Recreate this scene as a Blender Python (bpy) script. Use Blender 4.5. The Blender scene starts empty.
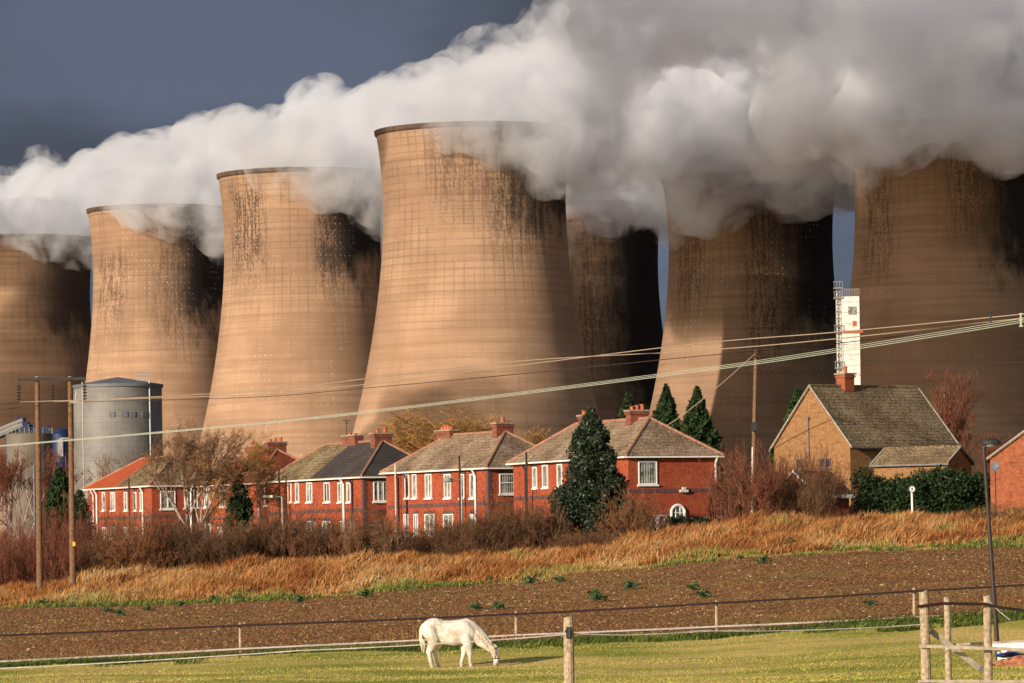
import bpy, math, random
import numpy as np
from mathutils import Vector, Matrix

random.seed(7)
STEAM = True; CLOUD = True
SUN_AZ, SUN_EL, SUN_E = 42, 15, 4.6
SKY_S, EXPO, VB = .095, 0.32, 14
STORM_LOW, STORM_HIGH = (.96, 1.18, 1.68), (.49, .565, .74)
NP = np.random.RandomState(11)
SC = bpy.context.scene
COL = SC.collection
F = 4500.0          # focal length in pixels of a 1024 wide frame
HOR = 560.0         # row of the horizon once the roll is taken out
ROLL = math.radians(0.9)
SR, CR = math.sin(ROLL), math.cos(ROLL)

def unroll(px, py):
    x, y = px - 512.0, py - 341.5
    return 512.0 + x * CR - y * SR, 341.5 + y * CR + x * SR

def P(px, py, D):
    u, v = unroll(px, py)
    return Vector(((u - 512.0) / F * D, D, (HOR - v) / F * D))

# ------------------------------------------------------------------ objects
def tag(o, label=None, cat=None, group=None, kind=None):
    if label: o['label'] = label
    if cat: o['category'] = cat
    if group: o['group'] = group
    if kind: o['kind'] = kind
    return o

def empty(name, loc, rz=0.0):
    o = bpy.data.objects.new(name, None)
    COL.objects.link(o)
    o.location = loc
    o.rotation_euler = (0, 0, rz)
    return o

def link_mesh(name, me, mats, parent=None, loc=None, smooth=False):
    if not isinstance(mats, (list, tuple)): mats = [mats]
    for m in mats: me.materials.append(m)
    if smooth:
        me.polygons.foreach_set('use_smooth', [True] * len(me.polygons))
    o = bpy.data.objects.new(name, me)
    COL.objects.link(o)
    if parent: o.parent = parent
    if loc is not None: o.location = loc
    return o

def copy_tree(o, parent=None):
    c = o.copy()
    COL.objects.link(c)
    c.parent = parent
    for ch in list(o.children):
        copy_tree(ch, c)
    return c

class MB:
    def __init__(self):
        self.v = []; self.f = []; self.m = []
    def quad(self, a, b, c, d, mi=0):
        n = len(self.v); self.v += [tuple(a), tuple(b), tuple(c), tuple(d)]
        self.f.append((n, n+1, n+2, n+3)); self.m.append(mi)
    def poly(self, pts, mi=0):
        n = len(self.v); self.v += [tuple(p) for p in pts]
        self.f.append(tuple(range(n, n+len(pts)))); self.m.append(mi)
    def box(self, c, s, mi=0, rot=None):
        n = len(self.v)
        for dz in (-.5, .5):
            for dy in (-.5, .5):
                for dx in (-.5, .5):
                    p = Vector((dx*s[0], dy*s[1], dz*s[2]))
                    if rot is not None: p = rot @ p
                    self.v.append((c[0]+p[0], c[1]+p[1], c[2]+p[2]))
        for q in ((0,2,3,1),(4,5,7,6),(0,1,5,4),(2,6,7,3),(0,4,6,2),(1,3,7,5)):
            self.f.append(tuple(n+i for i in q)); self.m.append(mi)
    def tube(self, a, b, r0, r1=None, n=6, mi=0, caps=True):
        if r1 is None: r1 = r0
        a, b = Vector(a), Vector(b)
        d = (b - a)
        if d.length < 1e-6: return
        d.normalize()
        u = d.orthogonal().normalized(); w = d.cross(u)
        k = len(self.v)
        for c, r in ((a, r0), (b, r1)):
            for i in range(n):
                t = 2*math.pi*i/n
                self.v.append(tuple(c + u*(r*math.cos(t)) + w*(r*math.sin(t))))
        for i in range(n):
            j = (i+1) % n
            self.f.append((k+i, k+j, k+n+j, k+n+i)); self.m.append(mi)
        if caps:
            self.f.append(tuple(k+i for i in reversed(range(n)))); self.m.append(mi)
            self.f.append(tuple(k+n+i for i in range(n))); self.m.append(mi)
    def path(self, pts, rs, n=6, mi=0):
        if not isinstance(rs, (list, tuple)): rs = [rs]*len(pts)
        pts = [Vector(p) for p in pts]
        k = len(self.v)
        d0 = (pts[1]-pts[0]).normalized(); u = d0.orthogonal().normalized()
        for i, p in enumerate(pts):
            if i == 0: d = pts[1]-pts[0]
            elif i == len(pts)-1: d = pts[-1]-pts[-2]
            else: d = pts[i+1]-pts[i-1]
            d.normalize()
            u = (u - d*u.dot(d)).normalized(); w = d.cross(u)
            for j in range(n):
                t = 2*math.pi*j/n
                self.v.append(tuple(p + u*(rs[i]*math.cos(t)) + w*(rs[i]*math.sin(t))))
        for i in range(len(pts)-1):
            for j in range(n):
                q = (j+1) % n
                self.f.append((k+i*n+j, k+i*n+q, k+(i+1)*n+q, k+(i+1)*n+j)); self.m.append(mi)
        self.f.append(tuple(k+j for j in reversed(range(n)))); self.m.append(mi)
        e = k+(len(pts)-1)*n
        self.f.append(tuple(e+j for j in range(n))); self.m.append(mi)
    def lathe(self, prof, n=48, c=(0,0,0), mi=0):
        k = len(self.v)
        for (r, z) in prof:
            for i in range(n):
                t = 2*math.pi*i/n
                self.v.append((c[0]+r*math.cos(t), c[1]+r*math.sin(t), c[2]+z))
        for a in range(len(prof)-1):
            for i in range(n):
                j = (i+1) % n
                self.f.append((k+a*n+i, k+a*n+j, k+(a+1)*n+j, k+(a+1)*n+i)); self.m.append(mi)
    def build(self, name, mats, parent=None, loc=None, smooth=False):
        me = bpy.data.meshes.new(name)
        me.from_pydata(self.v, [], self.f)
        o = link_mesh(name, me, mats, parent, loc, smooth)
        if any(self.m): me.polygons.foreach_set('material_index', self.m)
        me.update()
        return o

def np_mesh(name, verts, faces, rnd=None):
    """verts (n,3); faces list of arrays, each (m,k); rnd per-vertex float attribute"""
    me = bpy.data.meshes.new(name)
    me.vertices.add(len(verts)); me.vertices.foreach_set('co', np.asarray(verts, np.float32).ravel())
    loops = np.concatenate([f.ravel() for f in faces]).astype(np.int32)
    tot = np.concatenate([np.full(len(f), f.shape[1], np.int32) for f in faces])
    st = np.concatenate([[0], np.cumsum(tot)[:-1]]).astype(np.int32)
    me.loops.add(len(loops)); me.loops.foreach_set('vertex_index', loops)
    me.polygons.add(len(tot)); me.polygons.foreach_set('loop_start', st); me.polygons.foreach_set('loop_total', tot)
    me.update(calc_edges=True)
    if rnd is not None:
        a = me.attributes.new('rnd', 'FLOAT', 'POINT'); a.data.foreach_set('value', np.asarray(rnd, np.float32))
    return me

# ------------------------------------------------------------------ materials
class NT:
    def __init__(self, name):
        self.mat = bpy.data.materials.new(name); self.mat.use_nodes = True
        self.t = self.mat.node_tree; self.t.nodes.clear()
        self.out = self.t.nodes.new('ShaderNodeOutputMaterial')
    def n(self, typ, **kw):
        nd = self.t.nodes.new(typ)
        for k, v in kw.items():
            if k.startswith('_'): setattr(nd, k[1:], v)
        return nd
    def set(self, sock, v):
        if isinstance(v, bpy.types.NodeSocket): self.t.links.new(v, sock)
        else:
            if isinstance(v, (tuple, list)) and len(v) == 3 and sock.type == 'RGBA': v = (*v, 1)
            sock.default_value = v
    def math(self, op, a, b=0.0, c=None, clamp=False):
        nd = self.n('ShaderNodeMath', _operation=op, _use_clamp=clamp)
        self.set(nd.inputs[0], a); self.set(nd.inputs[1], b)
        if c is not None: self.set(nd.inputs[2], c)
        return nd.outputs[0]
    def mix(self, f, a, b, blend='MIX'):
        nd = self.n('ShaderNodeMix', _data_type='RGBA', _blend_type=blend)
        self.set(nd.inputs[0], f); self.set(nd.inputs[6], a); self.set(nd.inputs[7], b)
        return nd.outputs[2]
    def ramp(self, f, stops):
        nd = self.n('ShaderNodeValToRGB'); cr = nd.color_ramp
        while len(cr.elements) < len(stops): cr.elements.new(0.5)
        for e, (p, c) in zip(cr.elements, stops):
            e.position = p; e.color = (c, c, c, 1) if isinstance(c, (int, float)) else (*c, 1)
        self.set(nd.inputs[0], f)
        return nd.outputs[0]
    def smooth(self, x, a, b, lo=0.0, hi=1.0):
        nd = self.n('ShaderNodeMapRange', _interpolation_type='SMOOTHSTEP')
        for i, v in enumerate((x, a, b, lo, hi)): self.set(nd.inputs[i], v)
        return nd.outputs[0]
    def coord(self, which='Object'):
        return self.n('ShaderNodeTexCoord').outputs[which]
    def mapping(self, vec, scale=(1,1,1), loc=(0,0,0), rot=(0,0,0)):
        nd = self.n('ShaderNodeMapping')
        self.set(nd.inputs['Vector'], vec); nd.inputs['Scale'].default_value = scale
        nd.inputs['Location'].default_value = loc; nd.inputs['Rotation'].default_value = rot
        return nd.outputs[0]
    def noise(self, vec, scale, detail=3, rough=.55, dist=0.0):
        nd = self.n('ShaderNodeTexNoise')
        self.set(nd.inputs['Vector'], vec); nd.inputs['Scale'].default_value = scale
        nd.inputs['Detail'].default_value = detail; nd.inputs['Roughness'].default_value = rough
        nd.inputs['Distortion'].default_value = dist
        return nd.outputs['Fac']
    def attr(self, name):
        return self.n('ShaderNodeAttribute', _attribute_name=name).outputs['Fac']
    def bump(self, h, strength=.4, dist=.05):
        nd = self.n('ShaderNodeBump'); self.set(nd.inputs['Height'], h)
        nd.inputs['Strength'].default_value = strength; nd.inputs['Distance'].default_value = dist
        return nd.outputs[0]
    def done(self, color, rough=.85, bump=None, spec=.3, metal=0.0, trans=0.0):
        p = self.n('ShaderNodeBsdfPrincipled')
        self.set(p.inputs['Base Color'], color); self.set(p.inputs['Roughness'], rough)
        p.inputs['Specular IOR Level'].default_value = spec; p.inputs['Metallic'].default_value = metal
        if bump is not None: self.set(p.inputs['Normal'], bump)
        if trans > 0:
            tr = self.n('ShaderNodeBsdfTranslucent'); self.set(tr.inputs['Color'], color)
            mx = self.n('ShaderNodeMixShader'); mx.inputs[0].default_value = trans
            self.t.links.new(p.outputs[0], mx.inputs[1]); self.t.links.new(tr.outputs[0], mx.inputs[2])
            self.t.links.new(mx.outputs[0], self.out.inputs[0])
        else:
            self.t.links.new(p.outputs[0], self.out.inputs[0])
        return self.mat

def plain(name, col, rough=.7, var=.25, scale=3.0, spec=.3, metal=0.0):
    t = NT(name); c = t.coord()
    n = t.noise(c, scale, 4)
    dark = tuple(x*(1-var) for x in col); light = tuple(min(1, x*(1+var)) for x in col)
    return t.done(t.ramp(n, [(.3, dark), (.7, light)]), rough, spec=spec, metal=metal)

def brick_mat(name, c1, c2, mortar, patch):
    t = NT(name); c = t.coord()
    sep = t.n('ShaderNodeSeparateXYZ'); t.set(sep.inputs[0], c)
    u = t.math('ADD', sep.outputs[0], sep.outputs[1])
    cb = t.n('ShaderNodeCombineXYZ'); t.set(cb.inputs[0], u); t.set(cb.inputs[1], sep.outputs[2])
    b = t.n('ShaderNodeTexBrick'); t.set(b.inputs['Vector'], cb.outputs[0])
    for k, v in (('Color1', c1), ('Color2', c2), ('Mortar', mortar)): t.set(b.inputs[k], v)
    b.inputs['Scale'].default_value = 1.0; b.inputs['Brick Width'].default_value = .225
    b.inputs['Row Height'].default_value = .075; b.inputs['Mortar Size'].default_value = .008
    n1 = t.noise(c, .7, 5, .6); n2 = t.noise(c, 5.0, 3, .6)
    m = t.mix(t.smooth(n1, .42, .68), b.outputs[0], patch)
    n3 = t.noise(t.mapping(c, (.6, .6, 2.2)), 2.0, 5, .75)
    m2 = t.mix(t.smooth(n2, .35, .7, .0, .6), m, tuple(x*.5 for x in c1))
    m2 = t.mix(t.smooth(n3, .5, .72, .0, .65), m2, tuple(x*.35 for x in c2))
    return t.done(m2, .88, t.bump(b.outputs['Fac'], .3, .01), spec=.15)

def tile_mat(name, base, dark, lichen, amount=.5, rib=0.0):
    """rows of tiles down a pitched roof, mossy and speckled with lichen"""
    t = NT(name); c = t.coord()
    sep = t.n('ShaderNodeSeparateXYZ'); t.set(sep.inputs[0], c)
    row = t.math('FRACT', t.math('MULTIPLY', sep.outputs[2], 1/.19))
    line = t.smooth(row, 0.0, .3, 0.0, 1.0)
    nb = t.noise(c, .8, 5, .65); ns = t.math('ADD', t.math('MULTIPLY', t.noise(c, 8, 5, .9), .8), t.math('MULTIPLY', t.noise(c, .5, 3, .6), .2)); ns2 = t.noise(c, 7.0, 4, .8)
    col = t.mix(t.smooth(nb, .35, .65), base, dark)
    col = t.mix(t.math('MULTIPLY', t.smooth(ns, .485, .56), amount), col, lichen)
    col = t.mix(t.math('MULTIPLY', t.smooth(ns2, .52, .7), .5), col, tuple(x*.45 for x in dark))
    col = t.mix(t.math('MULTIPLY', t.math('SUBTRACT', 1.0, line), .55), col, tuple(x*.4 for x in dark))
    h = t.math('ADD', t.math('MULTIPLY', line, 1.0), t.math('MULTIPLY', ns, .8))
    if rib:
        w = t.math('FRACT', t.math('MULTIPLY', t.math('ADD', sep.outputs[0], sep.outputs[1]), 1/rib))
        g = t.math('ABSOLUTE', t.math('SUBTRACT', w, .5))
        col = t.mix(t.smooth(g, .3, .5, 0, .6), col, tuple(x*.3 for x in dark))
    return t.done(col, .9, t.bump(h, .6, .04), spec=.15)

M = {}
M['brick_red'] = brick_mat('red_brick', (.41, .074, .030), (.27, .045, .02), (.30, .12, .08), (.38, .10, .045))
M['brick_orange'] = brick_mat('tan_brick', (.36, .175, .07), (.24, .105, .04), (.36, .25, .14), (.30, .17, .075))
M['brick_mid'] = brick_mat('orange_brick', (.38, .105, .045), (.27, .07, .032), (.34, .17, .10), (.36, .13, .06))
M['brick_dark'] = brick_mat('blue_brick', (.13, .07, .07), (.09, .05, .055), (.18, .12, .1), (.16, .08, .07))
M['brick_old'] = brick_mat('sooty_brick', (.27, .065, .035), (.15, .045, .032), (.34, .22, .17), (.20, .075, .05))
M['tile_brown'] = tile_mat('brown_tiles', (.22, .135, .08), (.12, .075, .045), (.52, .42, .30), .75)
M['tile_moss'] = tile_mat('mossy_tiles', (.17, .11, .055), (.085, .055, .03), (.44, .36, .22), .75)
M['tile_dark'] = tile_mat('slate_tiles', (.075, .065, .06), (.05, .043, .042), (.12, .10, .09), .3, rib=.3)
M['tile_red'] = tile_mat('red_tiles', (.42, .085, .028), (.34, .065, .025), (.5, .18, .09), .3)
M['tile_maroon'] = tile_mat('maroon_tiles', (.24, .045, .025), (.17, .035, .02), (.35, .10, .06), .35)
M['ridge'] = plain('ridge_tile', (.33, .16, .10), .9, .35, 6)
M['ridge_pale'] = plain('pale_verge', (.34, .31, .26), .9, .25, 6)
M['white'] = plain('white_paint', (.78, .77, .73), .5, .08, 4)
M['offwhite'] = plain('cream_paint', (.6, .57, .5), .6, .2, 4)
M['black'] = plain('black_plastic', (.03, .028, .03), .6, .2, 4)
M['lead'] = plain('lead_sheet', (.14, .14, .16), .6, .3, 3)
M['pot'] = plain('terracotta', (.42, .12, .05), .8, .35, 5)
M['wood'] = plain('weathered_wood', (.36, .28, .19), .9, .45, 12)
M['pole'] = plain('tarred_pole', (.17, .095, .05), .9, .4, 7)
M['steel'] = plain('painted_steel', (.035, .026, .022), .55, .3, 5)
M['galv'] = plain('galvanised', (.30, .30, .29), .5, .2, 6, metal=.3)
M['wire'] = plain('bare_wire', (.40, .44, .36), .6, .1, 4)
M['wire_dim'] = plain('dull_wire', (.34, .26, .19), .7, .1, 4)
M['wire_dark'] = plain('dark_wire', (.05, .035, .03), .7, .1, 4)
M['tape_dark'] = plain('brown_tape', (.022, .01, .009), .8, .2, 4)
M['tape_white'] = plain('white_tape', (.42, .38, .34), .7, .25, 9)

def glass_mat(name, a, b):
    t = NT(name); c = t.coord()
    sep = t.n('ShaderNodeSeparateXYZ'); t.set(sep.inputs[0], c)
    w = t.math('SINE', t.math('MULTIPLY', t.math('ADD', sep.outputs[0], sep.outputs[1]), 40))
    n = t.noise(c, 2.2, 3)
    f = t.math('ADD', t.math('MULTIPLY', w, .14), n)
    return t.done(t.mix(t.smooth(f, .4, .62), a, b), .12, spec=.6)
M['glass_net'] = glass_mat('window_net_curtain', (.06, .065, .06), (.40, .40, .35))
M['glass_dark'] = glass_mat('window_dark', (.012, .014, .02), (.06, .07, .08))
M['glass_mid'] = glass_mat('window_mixed', (.03, .035, .035), (.38, .38, .33))

def rnd_mat(name, stops, rough=.9, trans=0.0, spec=.15):
    t = NT(name)
    return t.done(t.ramp(t.attr('rnd'), stops), rough, spec=spec, trans=trans)

M['twig'] = rnd_mat('brown_twigs', [(0, (.05, .026, .018)), (.5, (.13, .065, .035)), (1, (.27, .16, .085))])
M['twig_red'] = rnd_mat('reddish_twigs', [(0, (.09, .03, .02)), (.5, (.18, .06, .038)), (1, (.30, .13, .07))])
M['twig_gold'] = rnd_mat('golden_twigs', [(0, (.22, .11, .03)), (.5, (.36, .19, .06)), (1, (.5, .30, .11))])
M['twig_grey'] = rnd_mat('grey_twigs', [(0, (.10, .05, .03)), (.5, (.21, .11, .06)), (1, (.36, .22, .13))])
M['birch'] = plain('pale_bark', (.36, .28, .23), .8, .5, 5)
M['bark'] = plain('brown_bark', (.11, .07, .045), .9, .4, 6)
M['leaf_dark'] = rnd_mat('dark_evergreen_leaf', [(0, (.012, .022, .012)), (.6, (.028, .045, .02)), (.9, (.06, .075, .035)), (1, (.17, .18, .12))], .5, spec=.4)
M['leaf_conifer'] = rnd_mat('conifer_needles', [(0, (.012, .028, .014)), (.6, (.03, .055, .018)), (1, (.07, .09, .03))], .8)
M['leaf_hedge'] = rnd_mat('hedge_leaf', [(0, (.015, .035, .012)), (.6, (.035, .075, .02)), (1, (.11, .15, .05))], .6)
M['berry'] = rnd_mat('berry_leaves', [(0, (.03, .04, .02)), (.5, (.07, .05, .03)), (.75, (.35, .04, .03)), (1, (.5, .42, .36))], .6)
M['grass_ochre'] = rnd_mat('dry_grass', [(0, (.16, .05, .02)), (.3, (.38, .145, .045)), (.55, (.50, .245, .08)), (.8, (.60, .40, .17)), (.92, (.66, .52, .30)), (1, (.30, .32, .09))], .9, trans=.25)
M['grass_green'] = rnd_mat('green_grass', [(0, (.09, .12, .02)), (.35, (.23, .27, .04)), (.62, (.52, .45, .11)), (1, (.68, .53, .20))], .9, trans=.25)
M['grass_rank'] = rnd_mat('rank_grass', [(0, (.03, .05, .012)), (.5, (.09, .13, .022)), (.85, (.2, .24, .05)), (1, (.42, .36, .14))], .9, trans=.2)
M['weed'] = rnd_mat('weed_leaves', [(0, (.03, .07, .02)), (.6, (.07, .13, .05)), (1, (.15, .2, .10))], .7, trans=.2)
M['clod'] = rnd_mat('soil_clods', [(0, (.09, .035, .017)), (.5, (.36, .165, .068)), (.75, (.46, .27, .11)), (.88, (.66, .52, .24)), (1, (.78, .66, .42))], .95)

# ------------------------------------------------------------------ terrain
UC = np.array([-300, 0, 100, 240, 300, 400, 512, 600, 700, 760, 860, 1024, 1350], float)
ROWS = [
 (2,   [-1.7]*13),
 (60,  [-2.3]*13),
 (90,  [-2.8]*13),
 (126, [-3.3, -3.4, -3.4, -3.42, -3.42, -3.42, -3.42, -3.40, -3.38, -3.35, -3.3, -3.2, -3.0]),
 (145, [-3.5, -3.5, -3.46, -3.44, -3.43, -3.42, -3.38, -3.33, -3.28, -3.22, -3.05, -2.85, -2.5]),
 (160, [-3.6, -3.42, -3.32, -3.13, -3.08, -2.98, -2.88, -2.82, -2.74, -2.62, -2.42, -2.12, -1.8]),
 (190, [-2.7, -2.62, -2.55, -2.45, -2.4, -2.2, -2.0, -1.75, -1.42, -1.22, -1.0, -.8, -.6]),
 (225, [-2.0, -1.95, -1.92, -1.86, -1.7, -1.4, -1.1, -.6, -.15, .0, .18, .3, .5]),
 (234, [-1.85, -1.8, -1.5, -1.2, -1.05, -.85, -.55, -.1, .5, .8, .9, .9, .9]),
 (243, [-1.6, -1.46, -.8, -.3, -.1, -.05, .0, .4, 1.3, 1.6, 1.6, 1.5, 1.5]),
 (250, [-1.5, -1.3, -.6, -.2, 0, 0, .1, .4, 1.1, 1.7, 1.8, 1.7, 1.7]),
 (275, [-.6, -.3, -.1, 0, .1, .2, .3, .4, .8, 1.8, 2.3, 2.3, 2.3]),
 (330, [0]*7+[.2, .5, 1.0, 1.6, 1.8, 1.8]),
 (420, [-.5]*13), (700, [-1.5]*13), (20000, [-1.5]*13)]
RD = np.array([r[0] for r in ROWS], float)
RZ = np.array([r[1] for r in ROWS], float)
def ground_np(X, Y):
    X = np.asarray(X, float); Y = np.asarray(Y, float)
    u = 512 + F*X/np.maximum(Y, 30)
    Yc = np.clip(Y, 2.0, 19999)
    i = np.clip(np.searchsorted(RD, Yc, side='right')-1, 0, len(RD)-2)
    t = (Yc-RD[i])/(RD[i+1]-RD[i])
    uc = np.clip(u, UC[0], UC[-1])
    j = np.clip(np.searchsorted(UC, uc, side='right')-1, 0, len(UC)-2)
    s = (uc-UC[j])/(UC[j+1]-UC[j]); s = s*s*(3-2*s)*.5+s*.5
    z = (RZ[i, j]*(1-s)+RZ[i, j+1]*s)*(1-t)+(RZ[i+1, j]*(1-s)+RZ[i+1, j+1]*s)*t
    amp = np.clip((Y-222)/10, 0, 1)*np.clip((262-Y)/8, 0, 1)
    z = z + amp*(.16*np.sin(X*.9+Y*.5)+.12*np.sin(X*2.1-Y*.8))
    z = z + .03*np.sin(X*.7+1.3*np.sin(Y*.3))*np.clip((300-Y)/100, 0, 1)
    return z
def ground(x, y): return float(ground_np(x, y))

Ys = np.concatenate([np.arange(2, 84, 4), np.arange(84, 156, 1.0), np.arange(156, 262, .6), np.arange(262, 430, 4), np.geomspace(430, 20000, 40)])
Us = np.concatenate([np.linspace(-3000, -320, 30), np.arange(-300, 1340, 10), np.linspace(1350, 4200, 30)])
YY, UU = np.meshgrid(Ys, Us, indexing='ij')
XX = (UU-512)/F*np.maximum(YY, 30)
ZZ = ground_np(XX, YY)
nr, nc = YY.shape
vv = np.stack([XX, YY, ZZ], -1).reshape(-1, 3)
idx = np.arange(nr*nc).reshape(nr, nc)
fc = np.stack([idx[:-1, :-1], idx[:-1, 1:], idx[1:, 1:], idx[1:, :-1]], -1).reshape(-1, 4)
def line1(u):   # paddock / plough boundary distance
    return np.interp(u, [-300, 0, 512, 1024, 1350], [158, 159, 160, 161.5, 163])
def line2(u):   # plough / rough bank boundary
    return np.interp(u, [-300, 0, 240, 512, 700, 1024, 1350], [222, 223, 224, 225, 224, 225, 226])
def soil_mat():
    t = NT('ploughed_soil'); c = t.coord()
    st = t.mapping(c, (.07, 1.3, 1), rot=(0, 0, .02))
    n1 = t.noise(st, 1.1, 5, .7); n2 = t.noise(c, 9, 4, .7); n3 = t.noise(t.mapping(c, (.15, 1.0, 1), loc=(3, 0, 0)), .5, 3); n4 = t.noise(t.mapping(c, (1, 2.2, 1)), 2.4, 5, .8)
    col = t.ramp(n2, [(.3, (.20, .085, .037)), (.52, (.36, .17, .07)), (.75, (.49, .28, .125))])
    col = t.mix(t.smooth(n1, .46, .62, 0, .8), col, (.15, .065, .03))
    col = t.mix(t.smooth(n3, .48, .62, 0, .7), col, (.27, .24, .06))
    col = t.mix(t.smooth(n4, .46, .6, 0, .6), col, (.19, .08, .035))
    return t.done(col, .95, t.bump(t.math('ADD', n4, n2), .8, .12), spec=.1)
def turf_mat():
    t = NT('paddock_turf'); c = t.coord()
    n1 = t.noise(t.mapping(c, (.22, .3, 1)), .7, 5, .6); n2 = t.noise(c, 12, 3, .7)
    col = t.ramp(n1, [(.35, (.26, .29, .04)), (.47, (.48, .41, .09)), (.59, (.76, .53, .19))])
    col = t.mix(t.smooth(n2, .4, .7, 0, .45), col, (.2, .22, .04))
    return t.done(col, .95, t.bump(n2, .6, .05), spec=.1)
def bank_mat():
    t = NT('rough_bank'); c = t.coord()
    n1 = t.noise(c, .5, 5, .65); n2 = t.noise(c, 8, 3, .7)
    col = t.ramp(n1, [(.35, (.17, .075, .025)), (.5, (.27, .13, .04)), (.65, (.14, .14, .03))])
    return t.done(t.mix(t.smooth(n2, .4, .7, 0, .6), col, (.10, .05, .02)), .95, t.bump(n2, .8, .1), spec=.1)
gm = np_mesh('ground', vv, [fc])
g = link_mesh('ground', gm, [turf_mat(), soil_mat(), bank_mat()], smooth=True)
tag(g, kind='structure')
cy = vv[fc].mean(1); cu = 512+F*cy[:, 0]/np.maximum(cy[:, 1], 30)
mi = np.where(cy[:, 1] < line1(cu), 0, np.where(cy[:, 1] < line2(cu)+NP.uniform(-.6, .6, len(cu)), 1, 2)).astype(np.int32)
gm.polygons.foreach_set('material_index', mi)

# ------------------------------------------------------------------ scatter helpers
def blades(name, X, Y, h, w, mat, lean=.5, rnd=None, wind=(.35, 0), zoff=-.03):
    n = len(X)
    Z = ground_np(X, Y)+zoff
    a = NP.uniform(0, math.pi, n); ca, sa = np.cos(a)*w/2, np.sin(a)*w/2
    la = NP.uniform(0, 2*math.pi, n); lm = NP.uniform(0, lean, n)*h
    dx = np.cos(la)*lm+wind[0]*h; dy = np.sin(la)*lm+wind[1]*h
    b = np.stack([X, Y, Z], -1)
    o = np.stack([ca, sa, np.zeros(n)], -1)
    mid = b+np.stack([dx*.3, dy*.3, h*.55], -1)
    tip = b+np.stack([dx, dy, h*NP.uniform(.8, 1, n)], -1)
    V = np.stack([b-o, b+o, mid+o*.8, mid-o*.8, tip], 1).reshape(-1, 3)
    k = np.arange(n)*5
    f4 = np.stack([k, k+1, k+2, k+3], -1); f3 = np.stack([k+3, k+2, k+4], -1)
    if rnd is None: rnd = NP.uniform(0, 1, n)
    me = np_mesh(name, V, [f4, f3], np.repeat(np.clip(rnd, 0, 1), 5))
    return link_mesh(name, me, mat)

def leaf_mesh(name, Pts, size, mat, parent=None, rnd=None, up=.0):
    n = len(Pts)
    a = NP.normal(size=(n, 3)); a[:, 2] += up; a /= np.linalg.norm(a, axis=1)[:, None]
    b = NP.normal(size=(n, 3)); b -= a*(a*b).sum(1)[:, None]; b /= np.linalg.norm(b, axis=1)[:, None]
    s = (size*NP.uniform(.4, 1.4, n))[:, None]
    V = np.stack([Pts-a*s, Pts+b*s*.5, Pts+a*s, Pts-b*s*.5], 1).reshape(-1, 3)
    k = np.arange(n)*4
    if rnd is None: rnd = NP.uniform(0, 1, n)
    me = np_mesh(name, V, [np.stack([k, k+1, k+2, k+3], -1)], np.repeat(np.clip(rnd, 0, 1), 4))
    return link_mesh(name, me, mat, parent)

def fbm2(X, Y, sc, seed=0):
    r = np.zeros_like(X, float); a = 1.0; s = sc
    R = np.random.RandomState(seed)
    for o in range(4):
        for k in range(3):
            th = R.uniform(0, 6.28); ph = R.uniform(0, 6.28)
            r += a/3*np.sin((X*math.cos(th)+Y*math.sin(th))*s+ph+1.5*np.sin((X*math.sin(th)-Y*math.cos(th))*s*.7+ph*2))
        a *= .55; s *= 2.1
    return r

def fan(n, u0, u1, d0, d1):
    u = NP.uniform(u0, u1, n)
    if callable(d0): d0 = d0(u)
    if callable(d1): d1 = d1(u)
    Y = d0+(d1-d0)*NP.uniform(0, 1, n)
    return (u-512)/F*Y, Y, u
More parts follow.
